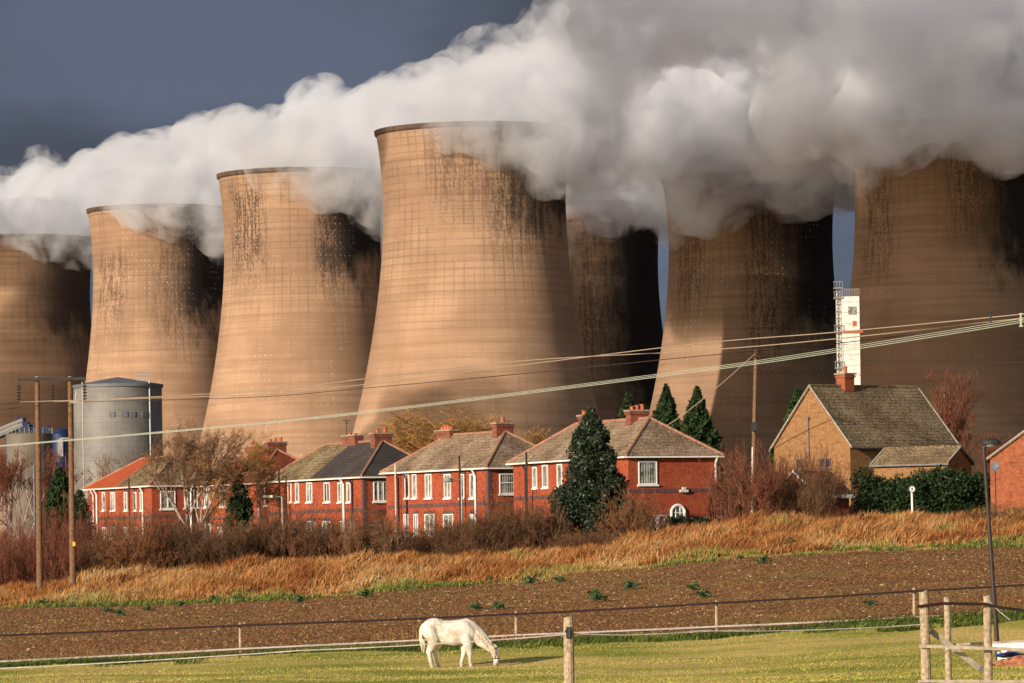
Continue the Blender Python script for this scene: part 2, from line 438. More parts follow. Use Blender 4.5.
# ------------------------------------------------------------------ cooling towers
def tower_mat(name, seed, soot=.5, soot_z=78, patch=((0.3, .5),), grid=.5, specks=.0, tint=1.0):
    t = NT(name); c = t.coord()
    sep = t.n('ShaderNodeSeparateXYZ'); t.set(sep.inputs[0], c)
    x, y, z = sep.outputs
    a = t.math('ARCTAN2', x, t.math('MULTIPLY', y, -1.0))
    q = t.math('MULTIPLY', a, 27.0)
    cb = t.n('ShaderNodeCombineXYZ'); t.set(cb.inputs[0], q); t.set(cb.inputs[1], z); cb.inputs[2].default_value = seed*17.3
    qz = cb.outputs[0]
    big = t.noise(qz, .035, 4, .55)
    streak = t.noise(t.mapping(qz, (.5, .035, 1)), 1.0, 5, .65)
    band = t.noise(t.mapping(qz, (.02, .55, 1)), 1.0, 3, .6)
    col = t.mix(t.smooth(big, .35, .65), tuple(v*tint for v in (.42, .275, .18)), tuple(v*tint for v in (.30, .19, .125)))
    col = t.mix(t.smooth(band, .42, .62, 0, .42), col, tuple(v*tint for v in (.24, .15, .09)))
    col = t.mix(t.smooth(streak, .5, .75, 0, .35), col, (.24, .155, .10))
    # construction lifts and formwork joints
    fz = t.math('ABSOLUTE', t.math('SUBTRACT', t.math('FRACT', t.math('MULTIPLY', z, 1/1.9)), .5))
    fa = t.math('ABSOLUTE', t.math('SUBTRACT', t.math('FRACT', t.math('MULTIPLY', a, 60/(2*math.pi))), .5))
    jn = t.noise(qz, .11, 3, .6)
    lz = t.math('MULTIPLY', t.smooth(fz, .34, .5, 0, 1), t.smooth(jn, .3, .6, .25, 1))
    la = t.math('MULTIPLY', t.smooth(fa, .36, .5, 0, 1), t.smooth(jn, .38, .62, .0, 1))
    hi = t.smooth(z, 50, 88, .28, 1.0)
    joint = t.math('MULTIPLY', t.math('MAXIMUM', t.math('MULTIPLY', lz, .75), t.math('MULTIPLY', la, hi)), t.math('MULTIPLY', hi, grid))
    col = t.mix(joint, col, (.13, .085, .06))
    # grime: fine drips, gathered in patches
    dn = t.noise(t.mapping(qz, (.9, .11, 1)), 1.0, 4, .75)
    grid_n = t.noise(t.mapping(qz, (1.3, 1.3, 1)), 1.0, 3, .8)
    drip = t.smooth(t.math('ADD', t.math('MULTIPLY', dn, .55), t.math('MULTIPLY', grid_n, .45)), .46, .55)
    tot = None
    for (pa, pw, z0, z1, st) in patch:
        dx = t.math('ABSOLUTE', t.math('SUBTRACT', a, pa))
        m = t.math('MULTIPLY', t.smooth(dx, pw*.4, pw*1.2, 1, 0), t.math('MULTIPLY', t.smooth(z, z0-10, z0+12), t.smooth(z, z1-4, z1+6, 1, 0)))
        m = t.math('MULTIPLY', m, st)
        tot = m if tot is None else t.math('MAXIMUM', tot, m)
    if tot is not None:
        col = t.mix(t.math('MULTIPLY', tot, t.math('MULTIPLY', drip, .85)), col, (.055, .038, .03))
    # soot under the rim
    sn = t.noise(t.mapping(qz, (.12, .07, 1), loc=(5, 2, 0)), 1.0, 5, .7)
    sm = t.smooth(t.math('ADD', z, t.math('MULTIPLY', sn, 44)), soot_z+22, soot_z+38)
    lee = t.smooth(t.math('ADD', a, t.math('MULTIPLY', sn, .6)), .35, 1.0, .12, 1.0)
    col = t.mix(t.math('MULTIPLY', t.math('MULTIPLY', sm, lee), soot), col, (.022, .019, .019))
    if specks > 0:
        v = t.n('ShaderNodeTexVoronoi'); t.set(v.inputs['Vector'], t.mapping(qz, (.55, .55, 0))); v.inputs['Scale'].default_value = 1.0
        v.inputs['Randomness'].default_value = .12
        pn = t.noise(qz, .06, 2, .5)
        col = t.mix(t.math('MULTIPLY', t.math('MULTIPLY', t.smooth(v.outputs['Distance'], .07, .17, 1, 0), t.math('MULTIPLY', t.smooth(t.noise(t.mapping(qz, (.12, .03, 1)), 1.0, 2, .5), .47, .6), t.smooth(t.noise(qz, .9, 2, .5), .42, .6))), specks), col, (.62, .56, .48))
    h = t.math('ADD', t.math('MULTIPLY', joint, -1.0), t.math('MULTIPLY', streak, .3))
    return t.done(col, .92, t.bump(h, .35, .3), spec=.1)

PROF = [(0.0, 43.8), (.06, 41.4), (.12, 39.1), (.2, 36.2), (.28, 33.5), (.36, 31.0), (.44, 29.0), (.52, 27.2), (.6, 25.7), (.68, 24.6), (.76, 23.95), (.84, 23.8), (.91, 24.2), (.965, 24.9), (.985, 25.2)]
def prof_r(h):
    xs = [p[0] for p in PROF]; rs = [p[1] for p in PROF]
    return float(np.interp(h, xs, rs))
TW = {}
def tower(key, u, v_top, D, k, mat, label):
    X = (u-512)/F*D
    ztop = (HOR-v_top)/F*D
    base = -1.5
    H = ztop-base
    o = empty('cooling_tower', (X, D, base))
    tag(o, label, 'cooling tower', 'cooling towers of the power station')
    prof = []
    # smooth resample
    hs = np.linspace(0, .985, 60)
    xs = np.array([p[0] for p in PROF]); rs = np.array([p[1] for p in PROF])
    cf = np.polyfit(xs, rs, 5)
    for h in hs: prof.append((float(np.polyval(cf, h))*k, h*H))
    rt = prof[-1][0]
    out = MB()
    inner = [(r-.6, z) for r, z in reversed(prof)]
    out.lathe(prof, 128)
    out.lathe([(prof[-1][0], prof[-1][1]), (rt-.6, prof[-1][1])], 128)
    out.lathe(inner, 128)
    sh = out.build('shell', mat, o, smooth=True)
    rim = MB()
    rim.lathe([(rt+.02, .983*H), (rt+.45, .986*H), (rt+.6, .9955*H), (rt-.7, .9955*H), (rt-.7, .984*H)], 128)
    rim.build('rim', M['rim'], o)
    # ventilation openings at the foot of the shell
    TW[key] = dict(X=X, Y=D, z=ztop, r=rt, base=base, H=H, k=k)
    return o
M['rim'] = plain('rim_concrete', (.09, .06, .045), .9, .4, .4)
mA = tower_mat('tower_concrete_far_left', 1, .8, 74, ((-.7, .3, 80, 104, .5),), .4, 0, .86)
mB = tower_mat('tower_concrete_left', 2, 1.0, 74, ((-.75, .4, 80, 104, .8), (.35, .45, 74, 112, .55)), .5, .8)
mC = tower_mat('tower_concrete_stained', 3, 1.0, 79, ((-.75, .38, 84, 112, 1.0), (.42, .26, 80, 112, 1.0)), .5, .5)
mD = tower_mat('tower_concrete_centre', 4, .9, 82, ((-.1, .5, 92, 112, .7), (.55, .5, 80, 112, .9)), .6, .25)
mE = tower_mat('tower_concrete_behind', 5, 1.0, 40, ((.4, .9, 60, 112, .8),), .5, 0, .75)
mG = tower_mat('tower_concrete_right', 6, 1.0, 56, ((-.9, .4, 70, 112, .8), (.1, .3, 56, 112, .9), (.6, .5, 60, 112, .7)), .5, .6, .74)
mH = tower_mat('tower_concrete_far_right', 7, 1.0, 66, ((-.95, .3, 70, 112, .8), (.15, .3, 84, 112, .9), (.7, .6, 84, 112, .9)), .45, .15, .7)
tower('T0', -150, 257, 1650, 1.0, mA, 'weathered concrete cooling tower standing beyond the left edge of the photo')
tower('T1', 21, 230, 1570, 1.02, mA, 'smallest concrete cooling tower in the row, cut off by the left edge of the photo')
tower('T2', 160, 202, 1500, .92, mB, 'concrete cooling tower behind the grey silo, with rows of white patches under its rim')
tower('T3', 304, 169, 1330, .97, mC, 'sunlit concrete cooling tower with black streaks in two patches, rising behind the bare silver tree')
tower('T4', 476.5, 128, 1171, 1.0, mD, 'largest fully visible cooling tower with a rim clear on its left, standing at the middle')
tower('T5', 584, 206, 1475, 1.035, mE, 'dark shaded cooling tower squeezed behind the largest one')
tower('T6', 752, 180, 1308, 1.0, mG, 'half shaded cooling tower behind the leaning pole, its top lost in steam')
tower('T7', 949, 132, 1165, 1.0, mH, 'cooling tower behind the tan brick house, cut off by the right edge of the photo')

# ------------------------------------------------------------------ steam
def build_steam():
    R = random.Random(5)
    puffs = []
    wind = Vector((.965, -.26, 0)); side = Vector((.26, .965, 0))
    rise = dict(T0=.12, T1=.12, T2=.08, T3=.08, T4=.26, T5=.35, T6=.6, T7=.8)
    length = dict(T0=150, T1=130, T2=130, T3=120, T4=170, T5=150, T6=150, T7=90)
    hs = dict(T0=.85, T1=1.0, T2=.95, T3=.8)
    for key, t in TW.items():
        hk = hs.get(key, 1.0)
        wind = Vector((.97, .24, 0)) if key in ('T0', 'T1') else Vector((.965, -.26, 0)); side = Vector((-wind.y, wind.x, 0))
        c = Vector((t['X'], t['Y'], t['z'])); r = t['r']
        # inside the mouth
        for i in range(26):
            a = R.uniform(0, 6.28); q = math.sqrt(R.random())*r*.62
            p = c+Vector((math.cos(a)*q, math.sin(a)*q, 0))
            s = (p-c).dot(wind)
            if s < -r*.25: continue
            puffs.append((p+Vector((2, 0, -3+R.uniform(0, 5))), R.uniform(5, 9)))
        L = length[key]
        for i in range(int(L*1.7)):
            s = -r*.35+(L+r*.35)*R.random()**.85
            sp = max(0, s+r*.35)
            wid = min(r*.9, 6+sp*.55)+max(0, s)*.13
            zc = 2+12*hk*(1-math.exp(-sp/35))+rise[key]*sp
            zr = 4+9*hk*(1-math.exp(-sp/45))+rise[key]*.35*sp
            l = R.gauss(0, .5)*wid
            zz = R.uniform(-.85, 1)*zr
            rad = R.uniform(4, 7.5)+min(6, sp*.06)*R.random()
            p = c+wind*s+side*l+Vector((0, 0, zc+zz))
            puffs.append((p, rad))
        # downwash over the lee lip and down the near right shoulder
        for i in range(190 if key in ('T2', 'T3', 'T4') else 130):
            an = R.uniform(-2.0, .6)
            q = r*R.uniform(.85, 1.25)
            dr = (R.random()**1.3)*(17 if key in ('T2', 'T3', 'T4') else 9)*max(.1, 1-abs(an+.35)/1.7)
            rad = R.uniform(6, 9.5) if key in ('T1', 'T2', 'T3', 'T4') else R.uniform(4.5, 8)
            puffs.append((c+Vector((math.cos(an)*q+3, math.sin(an)*q, 3-dr)), rad))
    # drifting masses that fill the sky at the right and behind
    for i in range(170):      # in front of the two right hand rims
        u = R.uniform(665, 850); Y = R.uniform(1255, 1275); v = R.uniform(60, 186)-8*math.sin((u-665)/30)
        puffs.append((Vector(((u-512)/F*Y, Y, (HOR-v)/F*Y)), R.uniform(8, 12)))
    for i in range(200):
        u = R.uniform(868, 1090); Y = R.uniform(1100, 1130); v = R.uniform(0, 138)+10*math.sin(u/22)
        puffs.append((Vector(((u-512)/F*Y, Y, (HOR-v)/F*Y)), R.uniform(8, 12)))
    for i in range(230):
        u = R.uniform(600, 1100); Y = R.uniform(1230, 1420)
        v = R.uniform(-50, 135) - max(0, (u-860))*.05
        puffs.append((Vector(((u-512)/F*Y, Y, (HOR-v)/F*Y)), R.uniform(12, 20)))
    for i in range(130):       # hidden puffs added behind the centre tower to shade the dark one beyond
        l = R.uniform(-962, -902); z = R.uniform(50, 138); dd = R.uniform(100, 132)
        s0 = 23.6*-.669+1475*-.743
        p = Vector((.743, -.669, 0))*l+Vector((-.669, -.743, 0))*(s0+dd)
        puffs.append((Vector((p.x, p.y, z)), R.uniform(6, 10)))
    for i in range(110):      # between the two right hand towers
        u = R.uniform(790, 890); Y = R.uniform(1120, 1260); v = R.uniform(-45, 150)
        puffs.append((Vector(((u-512)/F*Y, Y, (HOR-v)/F*Y)), R.uniform(7, 12)))
    for (u, v, Y, r) in [(600, 200, 1375, 9), (620, 215, 1372, 7), (585, 205, 1370, 9), (640, 190, 1372, 9), (610, 180, 1380, 12), (652, 222, 1372, 5),
                         (700, 185, 1268, 9), (690, 205, 1268, 6), (725, 190, 1268, 8), (770, 180, 1268, 8), (745, 178, 1268, 9), (800, 185, 1270, 6),
                         (872, 185, 1122, 3), (868, 168, 1122, 4), (884, 158, 1122, 4.5), (850, 150, 1170, 8), (846, 168, 1200, 5),
                         (677, 215, 1285, 4), (673, 236, 1285, 3), (712, 214, 1265, 4.5)]:
        for k in range(5):
            puffs.append((Vector(((u-512)/F*Y, Y, (HOR-v)/F*Y))+Vector((R.uniform(-1, 1), R.uniform(-1, 1), R.uniform(-1, 1)))*r*.9, r*R.uniform(.5, .9)))
    ic = []
    V = []; Fc = []; off = 0
    def sphere(p, r, nu=10, nv=7):
        nonlocal off
        vs = [(p.x, p.y, p.z+r)]
        for i in range(1, nv):
            th = math.pi*i/nv
            for j in range(nu):
                ph = 2*math.pi*j/nu
                vs.append((p.x+r*math.sin(th)*math.cos(ph), p.y+r*math.sin(th)*math.sin(ph), p.z+r*math.cos(th)))
        vs.append((p.x, p.y, p.z-r))
        fs = [(0, 1+j, 1+(j+1) % nu) for j in range(nu)]
        for i in range(nv-2):
            for j in range(nu):
                a = 1+i*nu+j; b = 1+i*nu+(j+1) % nu
                fs.append((a, a+nu, b+nu, b))
        e = len(vs)-1
        fs += [(e-nu+j, e, e-nu+(j+1) % nu) for j in range(nu)]
        V.extend(vs); Fc.extend([tuple(i+off for i in f) for f in fs]); off += len(vs)
    for p, r in puffs: sphere(p, r)
    me = bpy.data.meshes.new('steam_source'); me.from_pydata(V, [], Fc)
    tmp = bpy.data.objects.new('steam_source', me); COL.objects.link(tmp)
    m = tmp.modifiers.new('r', 'REMESH'); m.mode = 'VOXEL'; m.voxel_size = 2.4
    s = tmp.modifiers.new('s', 'SMOOTH'); s.iterations = 4
    for nm, size, st in (('big', 26, 9.0), ('mid', 9, 6.0), ('fine', 3.6, 4.0)):
        tx = bpy.data.textures.new('billow_'+nm, 'CLOUDS'); tx.noise_scale = size; tx.noise_depth = 2
        d = tmp.modifiers.new(nm, 'DISPLACE'); d.texture = tx; d.strength = st; d.texture_coords = 'GLOBAL'; d.mid_level = .45
    m2 = tmp.modifiers.new('r2', 'REMESH'); m2.mode = 'VOXEL'; m2.voxel_size = 1.6
    dg = bpy.context.evaluated_depsgraph_get()
    ev = bpy.data.meshes.new_from_object(tmp.evaluated_get(dg))
    bpy.data.objects.remove(tmp)
    t = NT('steam_volume')
    pv = t.n('ShaderNodeVolumePrincipled')
    pv.inputs['Color'].default_value = (.935, .955, .995, 1)
    pv.inputs['Anisotropy'].default_value = .1
    cc = t.coord('Object')
    nn = t.math('ADD', t.math('MULTIPLY', t.noise(cc, .085, 5, .68, .6), .75), t.math('MULTIPLY', t.noise(cc, .02, 2, .5), .25))
    t.set(pv.inputs['Density'], t.math('MULTIPLY', t.smooth(nn, .42, .60, .0, 1.0), STEAM_D))
    t.mat.cycles.volume_step_rate = STEP
    t.t.links.new(pv.outputs[0], t.out.inputs[1])
    ev.name = 'steam'
    core = ev.copy(); core.name = 'dense_core'
    o = link_mesh('steam', ev, t.mat, smooth=True)
    t2 = NT('steam_core_volume'); pv2 = t2.n('ShaderNodeVolumePrincipled'); pv2.inputs['Color'].default_value = (.935, .955, .995, 1); pv2.inputs['Anisotropy'].default_value = .1
    c2 = t2.coord('Object'); n2 = t2.math('ADD', t2.math('MULTIPLY', t2.noise(c2, .085, 5, .68, .6), .75), t2.math('MULTIPLY', t2.noise(c2, .02, 2, .5), .25))
    t2.set(pv2.inputs['Density'], t2.math('MULTIPLY', t2.smooth(n2, .38, .56, .0, 1.0), CORE_D)); t2.mat.cycles.volume_step_rate = STEP
    t2.t.links.new(pv2.outputs[0], t2.out.inputs[1])
    tmp = bpy.data.objects.new('c', core); COL.objects.link(tmp)
    d = tmp.modifiers.new('d', 'DISPLACE'); d.strength = -4.5; d.mid_level = 0
    m3 = tmp.modifiers.new('r', 'REMESH'); m3.mode = 'VOXEL'; m3.voxel_size = 2.2
    cm = bpy.data.meshes.new_from_object(tmp.evaluated_get(bpy.context.evaluated_depsgraph_get())); bpy.data.objects.remove(tmp)
    cm.materials.clear(); link_mesh('dense_core', cm, t2.mat, o, smooth=True)
    tag(o, 'thick white steam rolling off the cooling towers and filling the sky at the right', 'steam', kind='stuff')
    return o
STEAM_D, CORE_D, STEP = .11, .05, .15
if STEAM: build_steam()
def shade_cloud():
    R = random.Random(12); b = MB()
    V = []
    # an unseen cloud added up-sun to shade the towers, outside the picture to the upper left
    L_ = .268; Dd = 430
    c0 = Vector((118-.669*Dd, 1165-.743*Dd, 0))
    lat = Vector((.743, -.669, 0)); up = Vector((0, 0, 1)); h_ = Vector((-.669, -.743, 0))
    tmpb = MB(); k = 0
    # (lateral position up-sun, lowest and highest height shaded, reference point, how far up-sun, how many puffs)
    for (l0, l1, z0, z1, ref, Dd, n_) in ((-753, -635, -15, 125, (118, 1165), 430, 270), (-862, -806, 62, 130, (70, 1308), 430, 110), (-1218, -1150, -10, 125, (-171, 1570), 430, 60), (-800, -755, -15, 36, (-9, 1171), 430, 26)):
        for i in range(n_):
            l, z, dd = R.uniform(l0, l1), R.uniform(z0, z1), Dd+R.uniform(-30, 30)
            s0 = ref[0]*h_.x+ref[1]*h_.y           # place along the sun's bearing
            p = lat*l+h_*(s0+dd)+up*(z+dd*L_)
            r = R.uniform(6, 12)
            tmpb.lathe([(.01, -r)]+[(r*math.cos(q), r*math.sin(q)) for q in [-1.2, -.8, -.4, 0, .4, .8, 1.2]]+[(.01, r)], 12, tuple(p))
    me = bpy.data.meshes.new('c'); me.from_pydata(tmpb.v, [], tmpb.f); tmp = bpy.data.objects.new('c', me); COL.objects.link(tmp)
    m = tmp.modifiers.new('r', 'REMESH'); m.mode = 'VOXEL'; m.voxel_size = 3.5
    m = tmp.modifiers.new('s', 'SMOOTH'); m.iterations = 5
    ev = bpy.data.meshes.new_from_object(tmp.evaluated_get(bpy.context.evaluated_depsgraph_get())); bpy.data.objects.remove(tmp)
    t = NT('added_cloud_volume'); pv = t.n('ShaderNodeVolumePrincipled'); pv.inputs['Density'].default_value = CLOUD_D; pv.inputs['Color'].default_value = (.9, .9, .92, 1)
    t.t.links.new(pv.outputs[0], t.out.inputs[1]); ev.name = 'added_cloud'
    tag(link_mesh('added_cloud', ev, t.mat, smooth=True), 'unseen cloud beyond the upper left of the photo that shades the right hand towers', 'added_cloud', kind='stuff')
CLOUD_D = .075
if CLOUD: shade_cloud()

# ------------------------------------------------------------------ silo, conveyor and white shaft of the power station
def silo():
    D = 900; k = F/D
    c = P(119, 480, D); R_ = 46/k*.96
    top = P(119, 385, D).z; apex = P(119, 377, D).z
    o = empty('grey_silo', (c.x, D, -1.5)); tag(o, 'big round grey metal silo with a shallow cone roof and four small square vents', 'silo')
    t = NT('silo_sheet'); cc = t.coord(); sep = t.n('ShaderNodeSeparateXYZ'); t.set(sep.inputs[0], cc)
    a = t.math('ARCTAN2', sep.outputs[0], sep.outputs[1])
    rz = t.smooth(t.math('ABSOLUTE', t.math('SUBTRACT', t.math('FRACT', t.math('MULTIPLY', sep.outputs[2], .8)), .5)), .4, .5)
    ra = t.smooth(t.math('ABSOLUTE', t.math('SUBTRACT', t.math('FRACT', t.math('MULTIPLY', a, 3.5)), .5)), .47, .5)
    n = t.noise(cc, .15, 4, .6); n2 = t.noise(t.mapping(cc, (2, 2, .06)), 1.0, 3, .6)
    col = t.mix(t.smooth(n, .35, .65), (.22, .215, .20), (.16, .155, .15))
    col = t.mix(t.smooth(n2, .5, .7, 0, .4), col, (.16, .14, .12))
    col = t.mix(t.math('MULTIPLY', t.math('MAXIMUM', rz, ra), .4), col, (.10, .10, .10))
    m = t.done(col, .6, spec=.3)
    H = top+1.5
    b = MB(); b.lathe([(R_, 0), (R_, H), (R_-.4, H)], 64); b.build('drum', m, o, smooth=False)
    b = MB(); b.lathe([(R_+.3, H-.6), (R_+.3, H), (.05, apex+1.5)], 64); b.build('roof', M['silo_roof'], o)
    def vent(ui):
        a = math.asin(max(-1, min(1, (ui-119)/k/R_)))
        z = P(ui, 415.5, D).z+1.5
        b = MB(); b.box((R_*math.sin(a), -R_*math.cos(a), z), (1.1, .3, 1.1), rot=Matrix.Rotation(a, 3, 'Z'))
        b.build('vent', M['lead'], o)
    for ui in (117, 129.5, 137, 148): vent(ui)
    b = MB()
    for (ua, w) in ((87, .12), (153, .2)):
        a = math.asin((ua-119)/k/R_)
        b.tube((R_*1.01*math.sin(a), -R_*1.01*math.cos(a), 0), (R_*1.01*math.sin(a), -R_*1.01*math.cos(a), H+.5), w)
    b.build('pipe', M['galv'], o)
    b = MB()
    for i in range(9):
        x = (141+i*1.6-119)/k
        b.box((x, -R_*.62, H+1.4), (.12, .12, 1.7))
    b.box(((147.5-119)/k, -R_*.62, H+2.2), (13/k, .12, .14)); b.box(((147.5-119)/k, -R_*.62, H+1.5), (13/k, .12, .12))
    b.build('railing', M['galv'], o)
M['silo_roof'] = plain('silo_roof_sheet', (.13, .14, .155), .6, .2, .3)
silo()
M['blue'] = plain('blue_steel', (.012, .028, .085), .5, .3, .4)
M['plant_grey'] = plain('plant_grey', (.15, .125, .10), .7, .25, .3)
def conveyor():
    D = 800; k = F/D
    o = empty('conveyor_gantry', (P(20, 500, D).x, D, -1.5)); tag(o, 'grey sloping conveyor gantry with a blue head house beyond the left pole', 'conveyor')
    def L(px, py, dy=0): p = P(px, py, D); return Vector((p.x-o.location.x, dy, p.z+1.5))
    b = MB()
    for dy in (-2, 2):
        b.path([L(-40, 452, dy), L(24, 425, dy)], .5); b.path([L(-40, 446, dy), L(24, 420.5, dy)], .35)
    for i in range(12):
        t = i/11; p = L(-40+64*t, 452-27*t, -2); q = L(-40+64*t, 446-25.5*t, -2); b.tube(p, q, .16)
    b.build('gantry', M['galv'], o)
    b = MB(); p0 = L(-40, 449); p1 = L(24, 422.8)
    d = (p1-p0).normalized(); n = Vector((-d.z, 0, d.x))
    for s0, s1 in (((-1, -1.7), (1, -1.7)),):
        b.poly([p0+n*.7+Vector((0, -1.7, 0)), p1+n*.7+Vector((0, -1.7, 0)), p1-n*.7+Vector((0, -1.7, 0)), p0-n*.7+Vector((0, -1.7, 0))])
        b.poly([p0+n*.7+Vector((0, 1.7, 0)), p1+n*.7+Vector((0, 1.7, 0)), p1-n*.7+Vector((0, 1.7, 0)), p0-n*.7+Vector((0, 1.7, 0))])
        b.poly([p0+n*.7+Vector((0, -1.7, 0)), p1+n*.7+Vector((0, -1.7, 0)), p1+n*.7+Vector((0, 1.7, 0)), p0+n*.7+Vector((0, 1.7, 0))])
    b.build('cladding', M['lead'], o)
    b = MB(); c = L(24, 428); b.box(c, (1.8, 4.5, 2.2)); b.box(c+Vector((2.6, 0, -.5)), (4.0, 4, 1.3)); b.box(c+Vector((-.4, 0, 1.4)), (1.3, 3.5, .9))
    b.build('head_house', M['blue'], o)
    b = MB()
    for px in (-20, 8, 30):
        for dy in (-2, 2): b.tube((L(px, 440).x, dy, 0), L(px, 442 - (px+20)*.35, dy), .3)
    b.build('trestle', M['blue'], o)
conveyor()
def round_tank():
    D = 760; k = F/D; c = P(30, 480, D)
    o = empty('storage_tank', (c.x, D, -1.5)); tag(o, 'low round tan tank below the sloping conveyor, with a railing on top', 'tank')
    H = P(30, 434, D).z+1.5; R_ = 23/k
    b = MB(); b.lathe([(R_, 0), (R_, H), (R_*.3, H+.5), (.02, H+.6)], 40); b.build('drum', M['plant_grey'], o, smooth=False)
    b = MB()
    for i in range(30):
        a = i*2*math.pi/30; b.box((R_*math.cos(a), R_*math.sin(a), H+.5), (.07, .07, 1.0))
    b.lathe([(R_+.03, H+1), (R_-.05, H+1)], 40); b.lathe([(R_+.03, H+.5), (R_-.05, H+.5)], 40)
    b.build('railing', M['galv'], o)
    D2 = 780; c = P(62, 480, D2); k = F/D2
    o = empty('blue_hopper', (c.x, D2, -1.5)); tag(o, 'dark blue steel hopper between the two poles of the wooden twin pole', 'hopper')
    z1 = P(62, 434, D2).z+1.5; z0 = P(62, 462, D2).z+1.5
    b = MB(); b.lathe([(10/k, z0), (10/k, z1), (6/k, z1+.8), (.02, z1+1)], 24); b.lathe([(10/k, z0), (4/k, z0-2.5), (3.8/k, 1)], 24); b.build('drum', M['blue'], o, smooth=False)
    b = MB()
    for i in range(6):
        a = i*math.pi/3; b.tube((10/k*math.cos(a), 10/k*math.sin(a), 0), (10/k*math.cos(a), 10/k*math.sin(a), z0+1), .14)
    b.build('frame', M['blue'], o)
    b = MB(); b.box((0, -10.2/k, (z0+z1)/2), (.9, .3, 3.0)); b.box((1, -10.2/k, z1-.8), (2.2, .3, .25)); b.build('panel', M['galv'], o)
round_tank()
def white_shaft():
    D = 620; k = F/D
    c = P(848, 500, D)
    o = empty('white_shaft', (c.x, D, -1.5)); tag(o, 'tall narrow white shaft with a ladder up its left side, behind the tan brick house', 'shaft')
    def X_(px, py): p = P(px, py, D); return p.x-o.location.x, p.z+1.5
    x0, zt = X_(841, 297); x1, _ = X_(858.5, 297)
    zm = X_(850, 332)[1]
    w = x1-x0; cx = (x0+x1)/2
    b = MB(); b.box((cx, 0, zt/2), (w, w, zt)); b.build('body', M['white_dirty'], o)
    b = MB(); b.box((cx+.25, 0, zm), (w+.35, w+.3, .35)); b.box((cx+.5, -w/2-.03, zm+1.1), (.5, .1, .7)); b.build('flange', M['pot'], o)
    b = MB()
    b.box((cx+.2, -w/2-.05, zm+2.9), (1.1, .12, 1.1)); b.build('louvre_panel', M['glass_net'], o)
    b = MB(); xl = x0-.40
    for dx in (-.22, .22): b.tube((xl+dx, -.6, 0), (xl+dx, -.6, zt+.8), .07)
    z = 1.0
    while z < zt+.5:
        b.tube((xl-.22, -.6, z), (xl+.22, -.6, z), .05); z += .45
    b.build('ladder', M['white_dirty'], o)
    b = MB(); R = random.Random(3)
    z = 6.0
    while z < zt:
        for dx in (-.4, .4): b.tube((xl+dx*.9, -1.1, z), (xl+dx*.9, -.1, z), .05)
        b.tube((xl-.38, -1.1, z), (xl+.38, -1.1, z), .06); z += 1.0
    for dx in (-.38, 0, .38): b.tube((xl+dx, -1.1, 4), (xl+dx, -1.1, zt+.6), .04)
    b.build('safety_cage', M['galv'], o)
    for i, zz in enumerate((zm, zm-5.0, zt-.2, zm+6)):
        b = MB()
        b.box((xl-.05, -.7, zz), (1.2, 1.4, .15)); b.box((xl-.05, -1.4, zz+.9), (1.2, .07, .07)); b.box((xl-.62, -.7, zz+.9), (.07, 1.4, .07))
        for q in range(4): b.box((xl-.62+q*.38, -1.4, zz+.45), (.06, .06, .9))
        b.build('platform', M['galv'], o)
    b = MB()
    for i in range(12): b.box((cx-w/2+i*w/11, -w/2, zt+.5), (.06, .06, 1.0))
    b.box((cx, -w/2, zt+1.0), (w, .07, .07)); b.build('railing', M['galv'], o)
    for i in range(6):
        b = MB(); b.box((cx-w/2+R.uniform(.3, w-.4), -w/2-.08, R.uniform(zm-12, zm-5)), (.3, .15, .5))
        b.build('lamp_box', M['lead'], o)
def cladding():
    t = NT('white_cladding'); c = t.coord(); sep = t.n('ShaderNodeSeparateXYZ'); t.set(sep.inputs[0], c)
    fz = t.smooth(t.math('ABSOLUTE', t.math('SUBTRACT', t.math('FRACT', t.math('MULTIPLY', sep.outputs[2], 1/1.45)), .5)), .43, .5)
    n = t.noise(t.mapping(c, (2, 2, .25)), 1.0, 5, .7); n2 = t.noise(c, .9, 4, .7)
    col = t.mix(t.smooth(n, .48, .7, 0, .6), (.74, .71, .65), (.42, .37, .31))
    col = t.mix(t.smooth(n2, .56, .66, 0, .5), col, (.5, .27, .15))
    col = t.mix(t.math('MULTIPLY', fz, .7), col, (.22, .2, .19))
    return t.done(col, .5, spec=.3)
M['white_dirty'] = cladding()
white_shaft()

